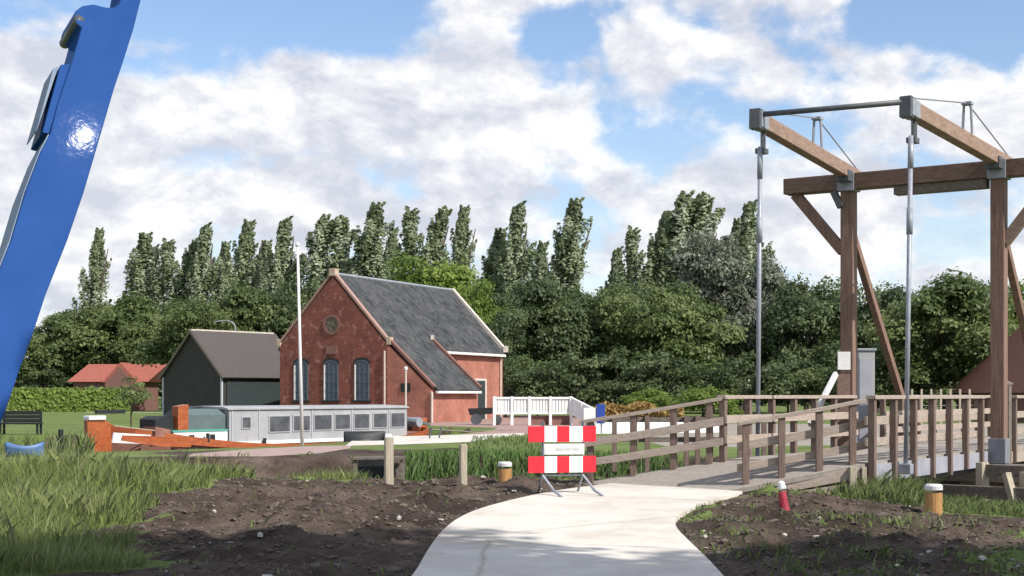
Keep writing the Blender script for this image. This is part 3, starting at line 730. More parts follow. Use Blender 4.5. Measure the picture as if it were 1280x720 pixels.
# arched windows
def arch_pts(s0,w,z0,z1,rise,t,n=8):
    pts=[HP(s0-w/2,t,z0),HP(s0-w/2,t,z1-rise)]
    for i in range(1,n): 
        a=math.pi*i/n; pts.append(HP(s0-w/2*math.cos(a),t,z1-rise+rise*math.sin(a)))
    pts+=[HP(s0+w/2,t,z1-rise),HP(s0+w/2,t,z0)]
    return pts
for s in (1.72,3.88,6.03):
    z0,z1,w=1.30,3.72,1.0
    wf=MB()
    o_=arch_pts(s,w,z0,z1,.26,-.012); i_=arch_pts(s,w-.11,z0+.05,z1-.06,.24,-.012)
    k=len(o_); 
    wf.add(o_+i_+[p+nf*.05 for p in o_+i_],[(j,(j+1)%k,k+(j+1)%k,k+j) for j in range(k)]+[(2*k+j,2*k+(j+1)%k,3*k+(j+1)%k,3*k+j) for j in range(k)]+[(j,(j+1)%k,2*k+(j+1)%k,2*k+j) for j in range(k)]+[(k+j,k+(j+1)%k,3*k+(j+1)%k,3*k+j) for j in range(k)])
    for x in (-.15,.16): wf.beam(HP(s+x,-.035,z0+.08),HP(s+x,-.035,z1-.1),.03,.03,up=nf,mi=1)
    for zz in (1.85,2.40,2.95): wf.beam(HP(s-.44,-.035,zz),HP(s+.44,-.035,zz),.03,.035,mi=1)
    wn=wf.build('window',[M['sashgrey'],M['sashgrey']],ho)
    MB().prism([HP(s+.5,-.02,z0),HP(s+.5,-.02,z1-.3),HP(s+.43,-.02,z1-.3),HP(s+.43,-.02,z0)],nf*.06).build('reveal',M['offwhite'],wn)
    g_=MB(); g_.prism(arch_pts(s,w-.09,z0+.04,z1-.05,.24,-.006),nf*.016); g_.build('pane',M['glass'],wn)
    MB().beam(HP(s-.62,-.07,z0-.06),HP(s+.62,-.07,z0-.06),.20,.11).build('sill',M['black'],wn)
    ar=MB()
    o2=arch_pts(s,w+.16,z0,z1+.13,.30,-.02)[1:-1]; i2=arch_pts(s,w+.02,z0,z1+.01,.27,-.02)[1:-1]; k=len(o2)
    ar.add(o2+i2+[p+nf*.05 for p in o2+i2],[(j,j+1,k+j+1,k+j) for j in range(k-1)]+[(2*k+j,2*k+j+1,3*k+j+1,3*k+j) for j in range(k-1)]+[(j,j+1,2*k+j+1,2*k+j) for j in range(k-1)]+[(k+j,k+j+1,3*k+j+1,3*k+j) for j in range(k-1)])
    ar.build('arch',M['black'],wn)
def disc(s,z,r,t,n=22): return [HP(s+r*math.cos(a),t,z+r*math.sin(a)) for a in [2*math.pi*i/n for i in range(n)]]
rw=MB(); o_=disc(3.85,5.85,.62,-.01); i_=disc(3.85,5.85,.45,-.01); k=len(o_)
rw.add(o_+i_+[p+nf*.05 for p in o_+i_],[(j,(j+1)%k,k+(j+1)%k,k+j) for j in range(k)]+[(2*k+j,2*k+(j+1)%k,3*k+(j+1)%k,3*k+j) for j in range(k)]+[(j,(j+1)%k,2*k+(j+1)%k,2*k+j) for j in range(k)]+[(k+j,k+(j+1)%k,3*k+(j+1)%k,3*k+j) for j in range(k)])
r_=rw.build('round_window',M['darkbrick'],ho)
MB().prism(disc(3.85,5.85,.46,-.004),nf*.012).build('pane',M['roundpane'],r_)
b=MB()
for a in (.3,1.87): b.beam(HP(3.85+.44*math.cos(a),-.03,5.85+.44*math.sin(a)),HP(3.85-.44*math.cos(a),-.03,5.85-.44*math.sin(a)),.03,.04)
b.build('glazing_bars',M['old_wood'],r_)
MB().box(HP(3.85,-.02,4.32),(.78,.08,.50),Matrix.Rotation(math.atan2(fd_.y,fd_.x),3,'Z')).build('stone_plaque',M['darkbrick'],ho)
MB().box(HP(-1.25,.0,2.05),(.62,.08,.50),Matrix.Rotation(math.atan2(fd_.y,fd_.x),3,'Z')).build('vent_window',M['black'],ho)
MB().box(HP(-.06,EL+2.1,4.0-.3),(.08,.9,.30),Matrix.Rotation(math.atan2(sdv.y,sdv.x)-math.pi/2,3,'Z')).build('vent_window',M['black'],ho)
ds=Matrix.Rotation(math.atan2(sdv.y,sdv.x)-math.pi/2,3,'Z')
dr=MB().box(HP(-.10,LEN-3.6,1.30),(.10,1.9,2.8),ds).build('door_frame',M['coping'],ho)
MB().box(HP(-.16,LEN-3.75,1.22),(.06,1.6,2.68),ds).build('door',M['greendoor'],dr)
# wall lamp post at lean-to
p0=HP(-1.95,-1.2,0)
lm=thing('lamp_post','slim pale lamp post standing in front of the lean-to gable','lamp post',p0)
MB().tube([p0,p0+Vector((0,0,3.05))],.055,8).build('pole',M['coping'],lm)
MB().lathe(p0+Vector((0,0,3.0)),[(.05,0),(.11,.06),(.12,.18),(.06,.26)],10).build('lantern',M['offwhite'],lm)

# ------------------------------------------------------------------ dark shed
gv=Vector((-.78,.62,0)).normalized(); sv=Vector((.62,.78,0)).normalized(); SB=Vector((-18.55,92,0))
def SP(s,t,z): q=SB+gv*s+sv*t; return Vector((q.x,q.y,z))
SW=5.85; SL=7.0; SE=2.92; SK=5.72
sh=thing('tarred_shed','black tarred timber shed with brown roof left of the brick house','shed',SP(SW/2,0,0))
MB().prism([SP(0,0,-.2),SP(0,0,SE),SP(SW/2,0,SK),SP(SW,0,SE),SP(SW,0,-.2)],sv*SL).build('wall',M['tarwood'],sh)
slab(SP(SW/2,-.15,SK+.03),SP(SW/2,SL+.2,SK+.03),SP(-.3,SL+.2,SE-.25),SP(-.3,-.15,SE-.25),.10).build('roof',M['shedroof'],sh)
slab(SP(SW/2,-.15,SK+.03),SP(SW/2,SL+.2,SK+.03),SP(SW+.3,SL+.2,SE-.25),SP(SW+.3,-.15,SE-.25),.10).build('roof',M['shedroof'],sh)
MB().beam(SP(SW/2,-.15,SK+.14),SP(SW/2,SL,SK+.14),.22,.10).build('ridge',M['coping'],sh)
MB().beam(SP(SW/2,-.19,SK+.02),SP(-.3,-.19,SE-.25),.05,.16).build('bargeboard',M['old_wood'],sh)
MB().beam(SP(SW/2,-.19,SK+.02),SP(SW+.3,-.19,SE-.25),.05,.16).build('bargeboard',M['old_wood'],sh)
MB().prism([SP(-.03,.35,0),SP(-.03,.35,2.6),SP(-.03,SL-.1,2.6),SP(-.03,SL-.1,0)],gv*-.05).build('door',M['greendoor'],sh)
MB().beam(SP(-.02,-.02,0),SP(-.02,-.02,2.8),.12,.12,up=gv).build('corner_board',M['frame'],sh)
MB().beam(SP(SW+.02,-.02,0),SP(SW+.02,-.02,2.8),.10,.10,up=gv).build('corner_board',M['frame'],sh)

# ------------------------------------------------------------------ red roofed cottage (left) and rose roofed barn (right)
Yc=150
ct=thing('red_cottage','low cottage with bright red tiled roof behind the clipped hedge','cottage',P(125,515,Yc+3))
def cp_(px,z,dy): return Vector((U(px)*Yc,Yc+dy,z))
MB().prism([cp_(92,0,0),cp_(92,3.0,0),cp_(180,3.0,0),cp_(180,0,0)],(0,6,0)).build('wall',M['darkbrick'],ct)
MB().prism([cp_(85,3.0,-.4),cp_(100,4.9,3),cp_(85,3.0,6.4)],Vector((U(186)*Yc-U(85)*Yc,0,0))).build('roof',M['redtile'],ct)
MB().prism([cp_(132,2.9,-1.2),cp_(154,5.0,-1.2),cp_(176,2.9,-1.2)],(0,4.2,0)).build('gable_roof',M['redtile'],ct)
MB().prism([cp_(136,0,-1.4),cp_(136,2.8,-1.4),cp_(154,4.55,-1.4),cp_(172,2.8,-1.4),cp_(172,0,-1.4)],(0,1.2,0)).build('gable_wall',M['darkbrick'],ct)
MB().box(cp_(118,1.9,-.05),(1.6,.1,1.2)).build('window',M['glass'],ct)
MB().box(cp_(162,1.4,-1.45),(.8,.1,1.3)).build('window',M['frame'],ct)
Yr=82
bn=thing('rose_roof_barn','large barn with rose red hipped roof behind the near upright on the right','barn',(31,Yr+7,0))
x0=U(1183)*(Yr+16); x1=x0+22
b=MB(); a=[Vector((x0,Yr,1.75)),Vector((x1,Yr,1.75)),Vector((x1,Yr+16,1.75)),Vector((x0,Yr+16,1.75)),Vector((x0+6.2,Yr+7.5,9.6)),Vector((x1-6.2,Yr+8.5,9.6))]
b.add(a,[(0,1,5,4),(1,2,5),(2,3,4,5),(3,0,4),(3,2,1,0)]); b.build('roof',M['rosetile'],bn)
MB().box(((x0+x1)/2,Yr+8,.9),(x1-x0-1,15,1.8)).build('wall',M['darkbrick'],bn)
MB().box((x0+4.3,Yr+.45,.9),(1.2,.12,1.5)).build('door',M['black'],bn)
MB().box((x0+8.3,Yr+.45,1.1),(1.2,.12,.8)).build('window',M['offwhite'],bn)

# ------------------------------------------------------------------ the barge
S0=Vector((-14.8,50.3,0)); bd=Vector((.604,.797,0)).normalized(); bp_=Vector((-.797,.604,0)).normalized()
BL=19.8; BW=3.7
def bt(px): u=U(px); return (-14.8-u*50.3)/(u*.797-.604)
def KP(t,w,z): q=S0+bd*t+bp_*w; return Vector((q.x,q.y,z))       # t from stern, w from near side inward
bg=thing('barge','moored sailing barge with varnished orange ends and a long grey cabin','barge',KP(BL/2,BW/2,WATER_Z))
def sheer(s): return -.40+.85*max(0,(.5-s)*2)**2.2+.52*max(0,(s-.5)*2)**2.4
def half(s): e=abs(2*s-1); return BW/2*(1-e**5)**.5 if e<1 else .0
N=41; sec=9
b=MB(); vs=[]; rows=[]
for i in range(N):
    s=i/(N-1); h=max(half(s),.06); zg=sheer(s); zb=-1.35
    row=[]
    for j in range(-sec,sec+1):
        a=j/sec; x=math.copysign(abs(a)**.45,a)*h*(.90+.10*abs(a)); z=zb+(zg-zb)*abs(a)**2.6
        row.append(KP(2.3+s*(BL-2.3),BW/2-x,z))
    rows.append(row)
m2=2*sec+1; vs=[v for r_ in rows for v in r_]
fs=[(i*m2+j,i*m2+j+1,(i+1)*m2+j+1,(i+1)*m2+j) for i in range(N-1) for j in range(m2-1)]
b.add(vs,fs); b.build('hull',M['hull'],bg,smooth=True)
b=MB(); fs=[]
vs=[]
for i in range(N):
    s=i/(N-1); h=max(half(s)-.05,.03); z=sheer(s)-.16; vs+=[KP(2.3+s*(BL-2.3),BW/2-h,z),KP(2.3+s*(BL-2.3),BW/2+h,z)]
b.add(vs,[(2*i,2*i+1,2*i+3,2*i+2) for i in range(N-1)]); b.build('deck',M['hull'],bg)
for sg in (1,-1):
    b=MB(); up=[];
    for i in range(N):
        s=i/(N-1); h=max(half(s),.06); z=sheer(s); th=.17+.20*max(0,(.33-s)/.33)+.10*max(0,(s-.85)/.15)
        up+=[KP(2.3+s*(BL-2.3),BW/2-sg*(h+.05),z-th),KP(2.3+s*(BL-2.3),BW/2-sg*(h+.05),z+.03),KP(2.3+s*(BL-2.3),BW/2-sg*(h-.06),z+.03),KP(2.3+s*(BL-2.3),BW/2-sg*(h-.06),z-th)]
    fs=[]
    for i in range(N-1):
        for j in range(4): fs.append((4*i+j,4*i+(j+1)%4,4*i+4+(j+1)%4,4*i+4+j))
    b.add(up,fs+[(0,1,2,3),(4*N-4,4*N-3,4*N-2,4*N-1)]); b.build('bulwark',M['orange'],bg)
# grey cabin
ta,tb=bt(293),bt(515); ci=.30
b=MB(); 
def cab(t,w,z): return KP(t,w,z)
prof=[(ci,-.32),(ci,1.06),(ci+.25,1.11),(BW/2,1.15),(BW-ci-.25,1.11),(BW-ci,1.06),(BW-ci,-.32)]
b.prism([KP(ta,w,z) for w,z in prof],bd*(tb-ta)); cbn=b.build('cabin',M['cabin'],bg)
b=MB(); b.prism([KP(ta-.12,w,z) for w,z in [(ci-.07,1.03),(ci-.07,1.08),(ci+.22,1.14),(BW/2,1.18),(BW-ci-.22,1.14),(BW-ci+.07,1.08),(BW-ci+.07,1.03),(BW/2,1.13)]],bd*(tb-ta+.2)); b.build('cabin_roof',M['cabin'],cbn)
for pa,pb,z0,z1 in ((308,320,.28,.78),(342,369,.10,.80),(372,394,.12,.80),(398,421,.13,.82),(424,444,.14,.83),(448,468,.15,.84),(472,490,.16,.85),(494,512,.17,.86)):
    t0,t1=bt(pa),bt(pb)
    w_=MB().prism([KP(t0,ci,z0),KP(t1,ci,z0),KP(t1,ci,z1),KP(t0,ci,z1)],-bp_*.035).build('window',M['cabframe'],cbn)
    dt=.05
    MB().prism([KP(t0+dt,ci-.037,z0+.05),KP(t1-dt,ci-.037,z0+.05),KP(t1-dt,ci-.037,z1-.05),KP(t0+dt,ci-.037,z1-.05)],-bp_*.01).build('pane',M['cabglass'],w_)
MB().prism([KP(ta,ci-.04,-.34),KP(tb,ci-.04,-.34),KP(tb,ci-.04,-.20),KP(ta,ci-.04,-.20)],-bp_*.04).build('toe_board',M['white'],cbn)
# green covered section with white side
tc_,td=bt(243),bt(291)
MB().prism([KP(tc_,.42,.05),KP(tc_,.42,.85),KP(tc_,.8,1.06),KP(tc_,1.3,1.08),KP(tc_,1.75,.85),KP(tc_,1.75,.05)],bd*(td-tc_)).build('tarpaulin_cover',M['tarp'],bg)
ww=MB().prism([KP(bt(224),.30,-.30),KP(bt(224),.30,.22),KP(td,.30,.22),KP(td,.30,-.30)],bp_*1.3).build('side_panel',M['white'],bg)
MB().prism([KP(bt(222),.27,.22),KP(bt(222),.27,.29),KP(td,.27,.29),KP(td,.27,.22)],bp_*1.36).build('trim_board',M['teal'],ww)
for pa,pb in ((243,249),(269,275)):
    MB().prism([KP(bt(pa),.30,-.22),KP(bt(pa),.30,.10),KP(bt(pb),.30,.10),KP(bt(pb),.30,-.22)],-bp_*.03).build('porthole',M['black'],ww)
MB().prism([KP(bt(230),.34,-.1),KP(bt(230),.34,1.18),KP(bt(243),.34,1.25),KP(bt(243),.34,-.1)],bp_*.35).build('cabin_bulkhead',M['orange'],bg)
MB().prism([KP(bt(205),.5,-.1),KP(bt(205),.5,.70),KP(bt(214),.55,.82),KP(bt(229),.55,.82),KP(bt(229),.5,-.1)],bp_*.9).build('skylight_cover',M['black'],bg)
MB().prism([KP(bt(203),.40,.0),KP(bt(203),.40,.44),KP(bt(224),.40,.30),KP(bt(224),.40,-.2)],bp_*.7).build('cabin_front',M['hull'],bg)
MB().prism([KP(bt(148),.34,-.1),KP(bt(150),.34,.26),KP(bt(196),.34,.14),KP(bt(196),.34,-.2)],bp_*.06).build('white_rail_board',M['white'],bg)
# rudder, tiller
rd=MB()
rd.prism([KP(1.35,BW/2-.1,-1.3),KP(1.25,BW/2-.1,.68),KP(2.05,BW/2-.1,.68),KP(2.55,BW/2-.1,.4),KP(2.60,BW/2-.1,-1.3)],bp_*.22)
r_=rd.build('rudder',M['orange'],bg,bevel=.02)
MB().box(KP(1.65,BW/2,.77),(.75,.36,.16),Matrix.Rotation(math.atan2(bd.y,bd.x),3,'Z')).build('rudder_head',M['white'],r_,bevel=.03)
MB().beam(KP(1.70,BW/2,.98),KP(3.05,BW/2+.1,.99),.12,.14).build('tiller',M['black'],r_)
# leeboard-like orange side plank & bow windlass
MB().prism([KP(bt(150),-.03,-.02),KP(bt(152),-.03,.17),KP(bt(185),-.04,.12),KP(bt(215),-.05,.03),KP(bt(238),-.05,-.20),KP(bt(236),-.05,-.34),KP(bt(205),-.05,-.30),KP(bt(172),-.04,-.14)],-bp_*.06).build('leeboard',M['orange'],bg)
wl=MB().box(KP(BL-1.5,BW/2,.28),(.5,1.3,.55),Matrix.Rotation(math.atan2(bd.y,bd.x),3,'Z')).build('windlass',M['black'],bg,bevel=.03)
MB().tube([KP(BL-1.5,.55,.38),KP(BL-1.5,BW-.55,.38)],.22,12).build('drum',M['greysteel'],wl)
MB().beam(KP(BL-2.4,.7,.55),KP(BL-.3,1.0,.25),.14,.12).build('boom_end',M['tarp'],bg)
MB().prism([KP(BL-.25,BW/2-.25,-1.0),KP(BL-.25,BW/2-.25,.38),KP(BL+.25,BW/2-.25,.56),KP(BL+.30,BW/2-.25,.3),KP(BL+.05,BW/2-.25,-1.0)],bp_*.5).build('stem_post',M['orange'],bg,bevel=.04)

for px in (262,333,470):
    t=bt(px); MB().tube([KP(t,.10,sheer((t-2.3)/(BL-2.3))-.1),KP(t,.10,sheer((t-2.3)/(BL-2.3))+.24)],.07,8).build('bitt',M['black'],bg)
for px in (296,330,396,446,492): MB().beam(KP(bt(px),ci-.012,-.2),KP(bt(px),ci-.012,1.03),.05,.03,up=bd).build('batten',M['frame'],cbn)
MB().tube([KP(bt(200),.30,.30),KP(bt(175),.30,.40),KP(bt(150),.32,.50)],.02,6).build('guard_rope',M['pale_wood'],bg)
MB().tube([KP(BL-1.0,.25,.05),KP(BL-.2,-1.2,-.05),KP(BL+.6,-3.2,.06)],.025,6).build('mooring_rope',M['pale_wood'],bg)
# small things round the basin
q=P(378,558,44.9); a=Vector((q.x,q.y,0)); tp=P(372,308,44.9)
fpz=thing('flagpole','tall thin white flagpole on the towpath in front of the grey cabin','flagpole',a)
MB().tube([a+Vector((0,0,-.1)),tp],.06,10,r1=.038).build('pole',M['pole'],fpz,smooth=True)
MB().lathe(tp,[(.055,0),(.075,.04),(.06,.10),(.01,.13)],10).build('finial',M['pole'],fpz)
a=G(31,573); a=Vector((P(31,573,37.5).x,37.5,0))
dg=thing('dinghy','small light blue dinghy half hidden in the reeds at the left edge','boat',a)
def hullmesh(c,L_,Wd,H_,ang,n=17,k=7):
    rot=Matrix.Rotation(ang,3,'Z'); vs=[]; 
    for i in range(n):
        s=i/(n-1); h=Wd/2*max(.05,math.sin(math.pi*min(1,.18+s*.82)))**.7*(1 if s<.97 else .6); zg=H_+.12*(2*s-1)**2
        for j in range(-k,k+1):
            t=j/k; vs.append(c+rot@Vector(((s-.5)*L_,math.copysign(abs(t)**.6,t)*h,zg*abs(t)**2.2)))
    w=2*k+1
    return vs,[(i*w+j,i*w+j+1,(i+1)*w+j+1,(i+1)*w+j) for i in range(n-1) for j in range(w-1)]
vs,fs=hullmesh(a+Vector((0,0,.0)),.95,.55,.27,R(15)); o=MB().add(vs,fs).build('hull',M['bluehull'],dg,smooth=True)
sm=o.modifiers.new('thick','SOLIDIFY'); sm.thickness=.03
MB().beam(a+Vector((-.02,-.22,.25)),a+Vector((-.06,.22,.25)),.12,.03).build('thwart',M['pale_wood'],dg)
# dark bench on the lawn
by_=58.5; bx_=P(25,535,by_).x
bb=thing('bench','dark slatted bench on the lawn at the left edge','bench',(bx_,by_,0))
for z in (.56,.72,.88): MB().box((bx_,by_+.28,z),(1.6,.05,.145)).build('back_slat',M['black'],bb)
MB().box((bx_,by_,.45),(1.75,.45,.06)).build('seat',M['black'],bb)
for sx in (-.75,.75):
    MB().box((bx_+sx,by_-.15,.22),(.08,.08,.44)).build('leg',M['black'],bb); MB().box((bx_+sx,by_+.30,.46),(.08,.08,.94)).build('leg',M['black'],bb)
a=P(76,556,45.5)
mp=thing('mooring_stake','dark mooring stake with raking strut between the bench and the orange rudder','post',(a.x,45.5,-.1))
MB().tube([(a.x,45.5,-.8),(a.x,45.5,.52)],.085,8).build('stake',M['black'],mp)
MB().beam((a.x-.32,45.4,-.35),(a.x,45.5,.45),.08,.08).build('strut',M['old_wood'],mp)
# upturned black punt on the quay
a=Vector((P(456,546,50.5).x,50.5,0))
pu=thing('punt','low black upturned punt lying on the pale quay below the cabin windows','boat',a)
vs,fs=hullmesh(Vector((0,0,0)),1.45,.62,.30,R(12)); vs=[a+Vector((v.x,v.y,.34-v.z)) for v in vs]
MB().add(vs,fs).build('hull',M['black'],pu,smooth=True)
MB().box(a+Vector((.82,.05,.16)),(.20,.36,.16)).build('stern_board',M['white'],pu,bevel=.02)
for px,lab in ((536,'thin dark mooring pin on the pale quay, left one of the close pair'),(548,'thin dark mooring pin on the pale quay, right one of the close pair')):
    a=P(px,555,53.5); o=MB().tube([(a.x,a.y,-.1),(a.x+.10,a.y,.38)],.03,8).lathe((a.x+.10,a.y,.36),[(.05,0),(.05,.05)],8).build('mooring_pin',M['darksteel'],origin=(a.x,a.y,0)); tag(o,lab,'mooring pin','mooring pins')
# dark cart with wheels in front of the house
a=Vector((P(607,532,78).x,78,0))
ca=thing('handcart','dark wheeled handcart standing on the brick forecourt beside the house door','cart',a)
MB().prism([a+Vector((-.85,-.4,.52)),a+Vector((.75,-.4,.62)),a+Vector((.80,-.4,.95)),a+Vector((-.95,-.4,.88))],(0,.8,0)).build('tray',M['black'],ca)
for sx,r_ in ((-.5,.30),(.62,.26)):
    for sy in (-.48,.48): MB().tube([a+Vector((sx,sy-.04,r_)),a+Vector((sx,sy+.04,r_))],r_,16).build('wheel',M['darksteel'],ca)
MB().beam(a+Vector((.8,0,.8)),a+Vector((1.5,0,.45)),.06,.06).build('handle',M['old_wood'],ca)
# white balustrade on its low wall
pts=[P(618,513,76.2),P(662,513,76.6),P(714,514,77),P(743,530,75.5)]
pts=[Vector((p.x,p.y,0)) for p in pts]; drop=[0,0,0,-.62]
wf_=thing('white_railing','white boarded railing running from the house door towards the bridge','railing',pts[0])
b=MB(); bt_=MB(); inf=MB()
zz=Vector((0,0,1))
for i in range(3):
    p,q=pts[i]+zz*drop[i],pts[i+1]+zz*drop[i+1]
    b.beam(p+Vector((0,-.02,1.45)),q+Vector((0,-.02,1.45)),.14,.11); bt_.beam(p+Vector((0,-.02,.64)),q+Vector((0,-.02,.64)),.12,.10)
    n_=max(4,int((q-p).length/.17))
    for k in range(n_): c=p.lerp(q,(k+.5)/n_); inf.box(c+Vector((0,0,1.05)),(.135,.05,.76),Matrix.Rotation(math.atan2((q-p).y,(q-p).x),3,'Z'))
b.build('top_rail',M['white'],wf_); bt_.build('bottom_rail',M['white'],wf_); inf.build('balusters',M['white'],wf_)
for p,dz in [(pts[k],drop[k]) for k in range(4)]+[(pts[0].lerp(pts[1],.5),0),(pts[1].lerp(pts[2],.5),0),(pts[2].lerp(pts[3],.5),-.31)]:
    MB().box(p+Vector((0,-.06,.74+dz/2)),(.15,.15,1.60+dz)).build('post',M['white'],wf_)
w=MB(); w.beam(pts[1]+Vector((0,.3,.22)),pts[2]+Vector((0,.3,.22)),.30,.56);
tag(w.build('low_wall',M['darkbrick'],origin=pts[1]),'low dark brick wall under the white boarded railing','wall')
a=P(744,517,58); 
sb=thing('information_board','white and blue information board at the end of the white railing','sign',(a.x,58,0))
MB().box((a.x-.22,58,.78),(.50,.08,.62)).build('white_panel',M['white'],sb,bevel=.01); MB().box((a.x+.22,57.97,.85),(.34,.10,.78)).build('blue_panel',M['signblue'],sb,bevel=.01)
for sx in (-.3,.25): MB().box((a.x+sx,58.05,.3),(.06,.06,.7)).build('leg',M['rod'],sb)
# pale quay wall and yellow brush barrier seen through the railing
b=MB(); p=P(742,536,60); q=P(900,528,62); b.beam((p.x,p.y,.28),(q.x,q.y,.30),.4,.60)
tag(b.build('white_quay_wall',M['white'],origin=(p.x,p.y,0)),'long low white wall seen through the ramp railing','wall')
# street lamp behind shed
a=Vector((U(294)*118,118,0))
sl=thing('street_lamp','curved grey street lamp rising behind the dark shed roof','street lamp',a)
pts=[a,a+Vector((0,0,7.2))]+[a+Vector((-.9*(1-math.cos(x)),0,7.2+.9*math.sin(x)*.6)) for x in (.4,.8,1.2,1.57)]
MB().tube(pts,.05,8).build('mast',M['rod'],sl,smooth=True)
MB().beam(pts[-1]+Vector((.1,0,0)),pts[-1]+Vector((-.8,0,-.12)),.16,.09).build('lamp_head',M['rod'],sl,bevel=.02)
# post and wire fence far right
for i,px in enumerate((1146,1160,1174,1188)):
    pass
b=thing('field_fence','thin grey post and wire fence in front of the barn roof','fence',(U(1170)*70,70,0))
for px in (1140,1152,1164,1176,1188,1200,1212): MB().box((U(px)*70,70,.9),(.09,.09,2.0)).build('post',M['pale_wood'],b)
for z in (.6,1.1,1.6): MB().tube([(U(1136)*70,70,z),(U(1216)*70,70,z)],.012,5).build('wire',M['rod'],b)

# ------------------------------------------------------------------ trees
def trunk_mb(H,r,g,limbs,lean=0,top=.9):
    b=MB(); pts=[Vector((lean*(k/6)**1.5*H*.12+g.normal()*.06*k/6*r*4,g.normal()*.05*r*4*k/6,H*top*k/6)) for k in range(7)]
    b.tube([pts[0]-Vector((0,0,.4))]+pts,r,8,r1=r*.18)
    for h,ang,ln,up in limbs:
        k=min(5,int(h/top*6)); p=pts[k].lerp(pts[k+1],h/top*6-k); d=Vector((math.cos(ang),math.sin(ang),up)).normalized()
        m=p+d*ln*.5+Vector((0,0,ln*.06)); b.tube([p,m,p+d*ln+Vector((0,0,ln*.22))],r*.38*(1-h*.6),6,r1=r*.07)
    return b
def poplar_proto(seed,H,Rr,mat,nleaf=9000,skew=.0,bottom=.12,fork=0,gap=.0):
    g=np.random.default_rng(seed); cen=[];nr=[];sz=[];ti=[]
    n_cl=120
    angs=g.uniform(0,2*np.pi,n_cl); hs=bottom+(1-bottom)*g.uniform(0,1,n_cl)**.85; hs[:14]=np.linspace(.74,1.0,14)
    lob=g.uniform(.5,1.25,9); sec_=g.uniform(.55,1.25,(9,6))
    limbs=[]
    for c in range(n_cl):
        h=hs[c]; a=angs[c]
        env=Rr*min(1,(h-bottom+.06)/.22)**.6*np.clip((1.02-h)/.72,0,1)**.95*1.15*lob[int(h*8.99)]*sec_[int(h*8.99),int(a/6.2832*5.99)]*g.uniform(.75,1.2)
        rr=env*np.sqrt(g.uniform(.1,1)); z=h*H
        sx=skew*(h**1.6)*H*.06
        fx=(fork*(.5 if c%2 else -.5)*max(0,h-.5)*Rr*2) if fork else 0
        cz=np.array([rr*math.cos(a)+sx+fx,rr*math.sin(a),z])
        n=int(nleaf/n_cl*g.uniform(.5,1.5))
        # plume: leaves along an ascending axis
        ax=np.array([math.cos(a)*.26+.13,math.sin(a)*.26,1.0]); ax/=np.linalg.norm(ax)
        ln=H*.085*g.uniform(.6,1.35)*(1 if h<.85 else .75); s=g.uniform(-1,1,n)
        rad=Rr*.36*(1-.55*max(0,h-.6)/.4)*(.08+.5*np.clip(.5-.5*s,0,1)**.8+.42*np.clip(1-s*s,0,1))*g.uniform(.6,1.2); off=g.normal(size=(n,3)); off/=np.linalg.norm(off,axis=1,keepdims=True)
        p=cz+ax*(s*ln)[:,None]+off*(rad*g.uniform(.3,1,n)**.5)[:,None]*np.array([1,1,.6])
        over=np.maximum(0,p[:,2]-H*.97); p[:,2]-=over*.5
        cen.append(p); nn=off+np.array([.1,0,.35])+g.normal(size=(n,3))*.4+np.array([math.cos(a),math.sin(a),0])*.5; nr.append(nn)
        sz.append(g.uniform(.10,.21,n)); ct_=g.normal(.42,.20); ti.append(np.clip(g.normal(ct_,.17,n),0,1))
        if c%6==0: limbs.append((min(.85,max(.1,h-.12)),a,max(.5,rr),2.6))
    return np.concatenate(cen),np.concatenate(nr),np.concatenate(sz),np.concatenate(ti),limbs
def broad_proto(seed,H,Rr,nleaf=13000,n_cl=62,low=.06,flat=1.0):
    g=np.random.default_rng(seed); cen=[];nr=[];sz=[];ti=[];limbs=[]
    dirs=g.normal(size=(4,3))
    for c in range(n_cl):
        u=g.normal(size=3); u/=np.linalg.norm(u)
        irregular=1+.22*math.sin(dirs[0]@u*3.1+seed)+.16*math.sin(dirs[1]@u*5.3+1)
        q=g.uniform(.35,1)**.5*irregular*.82
        zc=H*(low+(1-low)*.52); c0=np.array([u[0]*Rr*q,u[1]*Rr*q,zc+u[2]*H*(1-low)*.46*q*flat])
        if c0[2]<H*low: c0[2]=H*low+g.uniform(0,.15)*H
        cr=Rr*g.uniform(.17,.34); n=int(nleaf/n_cl*(cr/(Rr*.255))**2)
        off=g.normal(size=(n,3)); off/=np.linalg.norm(off,axis=1,keepdims=True); off[:,2]=np.where(off[:,2]<-.25,-off[:,2]*.8,off[:,2])
        rr=g.uniform(.55,1.08,n)**.7
        bumpy=1+.25*np.sin(off@g.normal(size=3)*5)+.15*np.sin(off@g.normal(size=3)*9)
        p=c0+off*(rr*bumpy*cr)[:,None]*np.array([1,1,.85])
        cen.append(p); nr.append(off*1.0+np.array([0,0,.25])+g.normal(size=(n,3))*.5)
        sz.append(g.uniform(.10,.215,n)); m_=g.normal(.42,.20); ti.append(np.clip(g.normal(m_,.17,n),0,1))
        if c%5==0: limbs.append((min(.8,max(.15,(c0[2]/H)-.2)),math.atan2(u[1],u[0]),np.hypot(c0[0],c0[1])*.9+.3,.9))
    return np.concatenate(cen),np.concatenate(nr),np.concatenate(sz),np.concatenate(ti),limbs
_protos={}
def tree_proto(kind,key,builder,mat,H,rt,lean=0,leafscale=1.0):
    g=np.random.default_rng(hash(key)%1000 if not isinstance(key,int) else key)
    cen,nr,sz,ti,limbs=builder
    V=leaves(g,cen,nr,sz*leafscale)
    crown=soup('crown',V,ti,mat)
    tr=trunk_mb(H,rt,g,limbs,lean).build('trunk',M['bark'],smooth=True)
    _protos[kind]=(crown,tr,H); 
    for o in (crown,tr): C.objects.unlink(o)
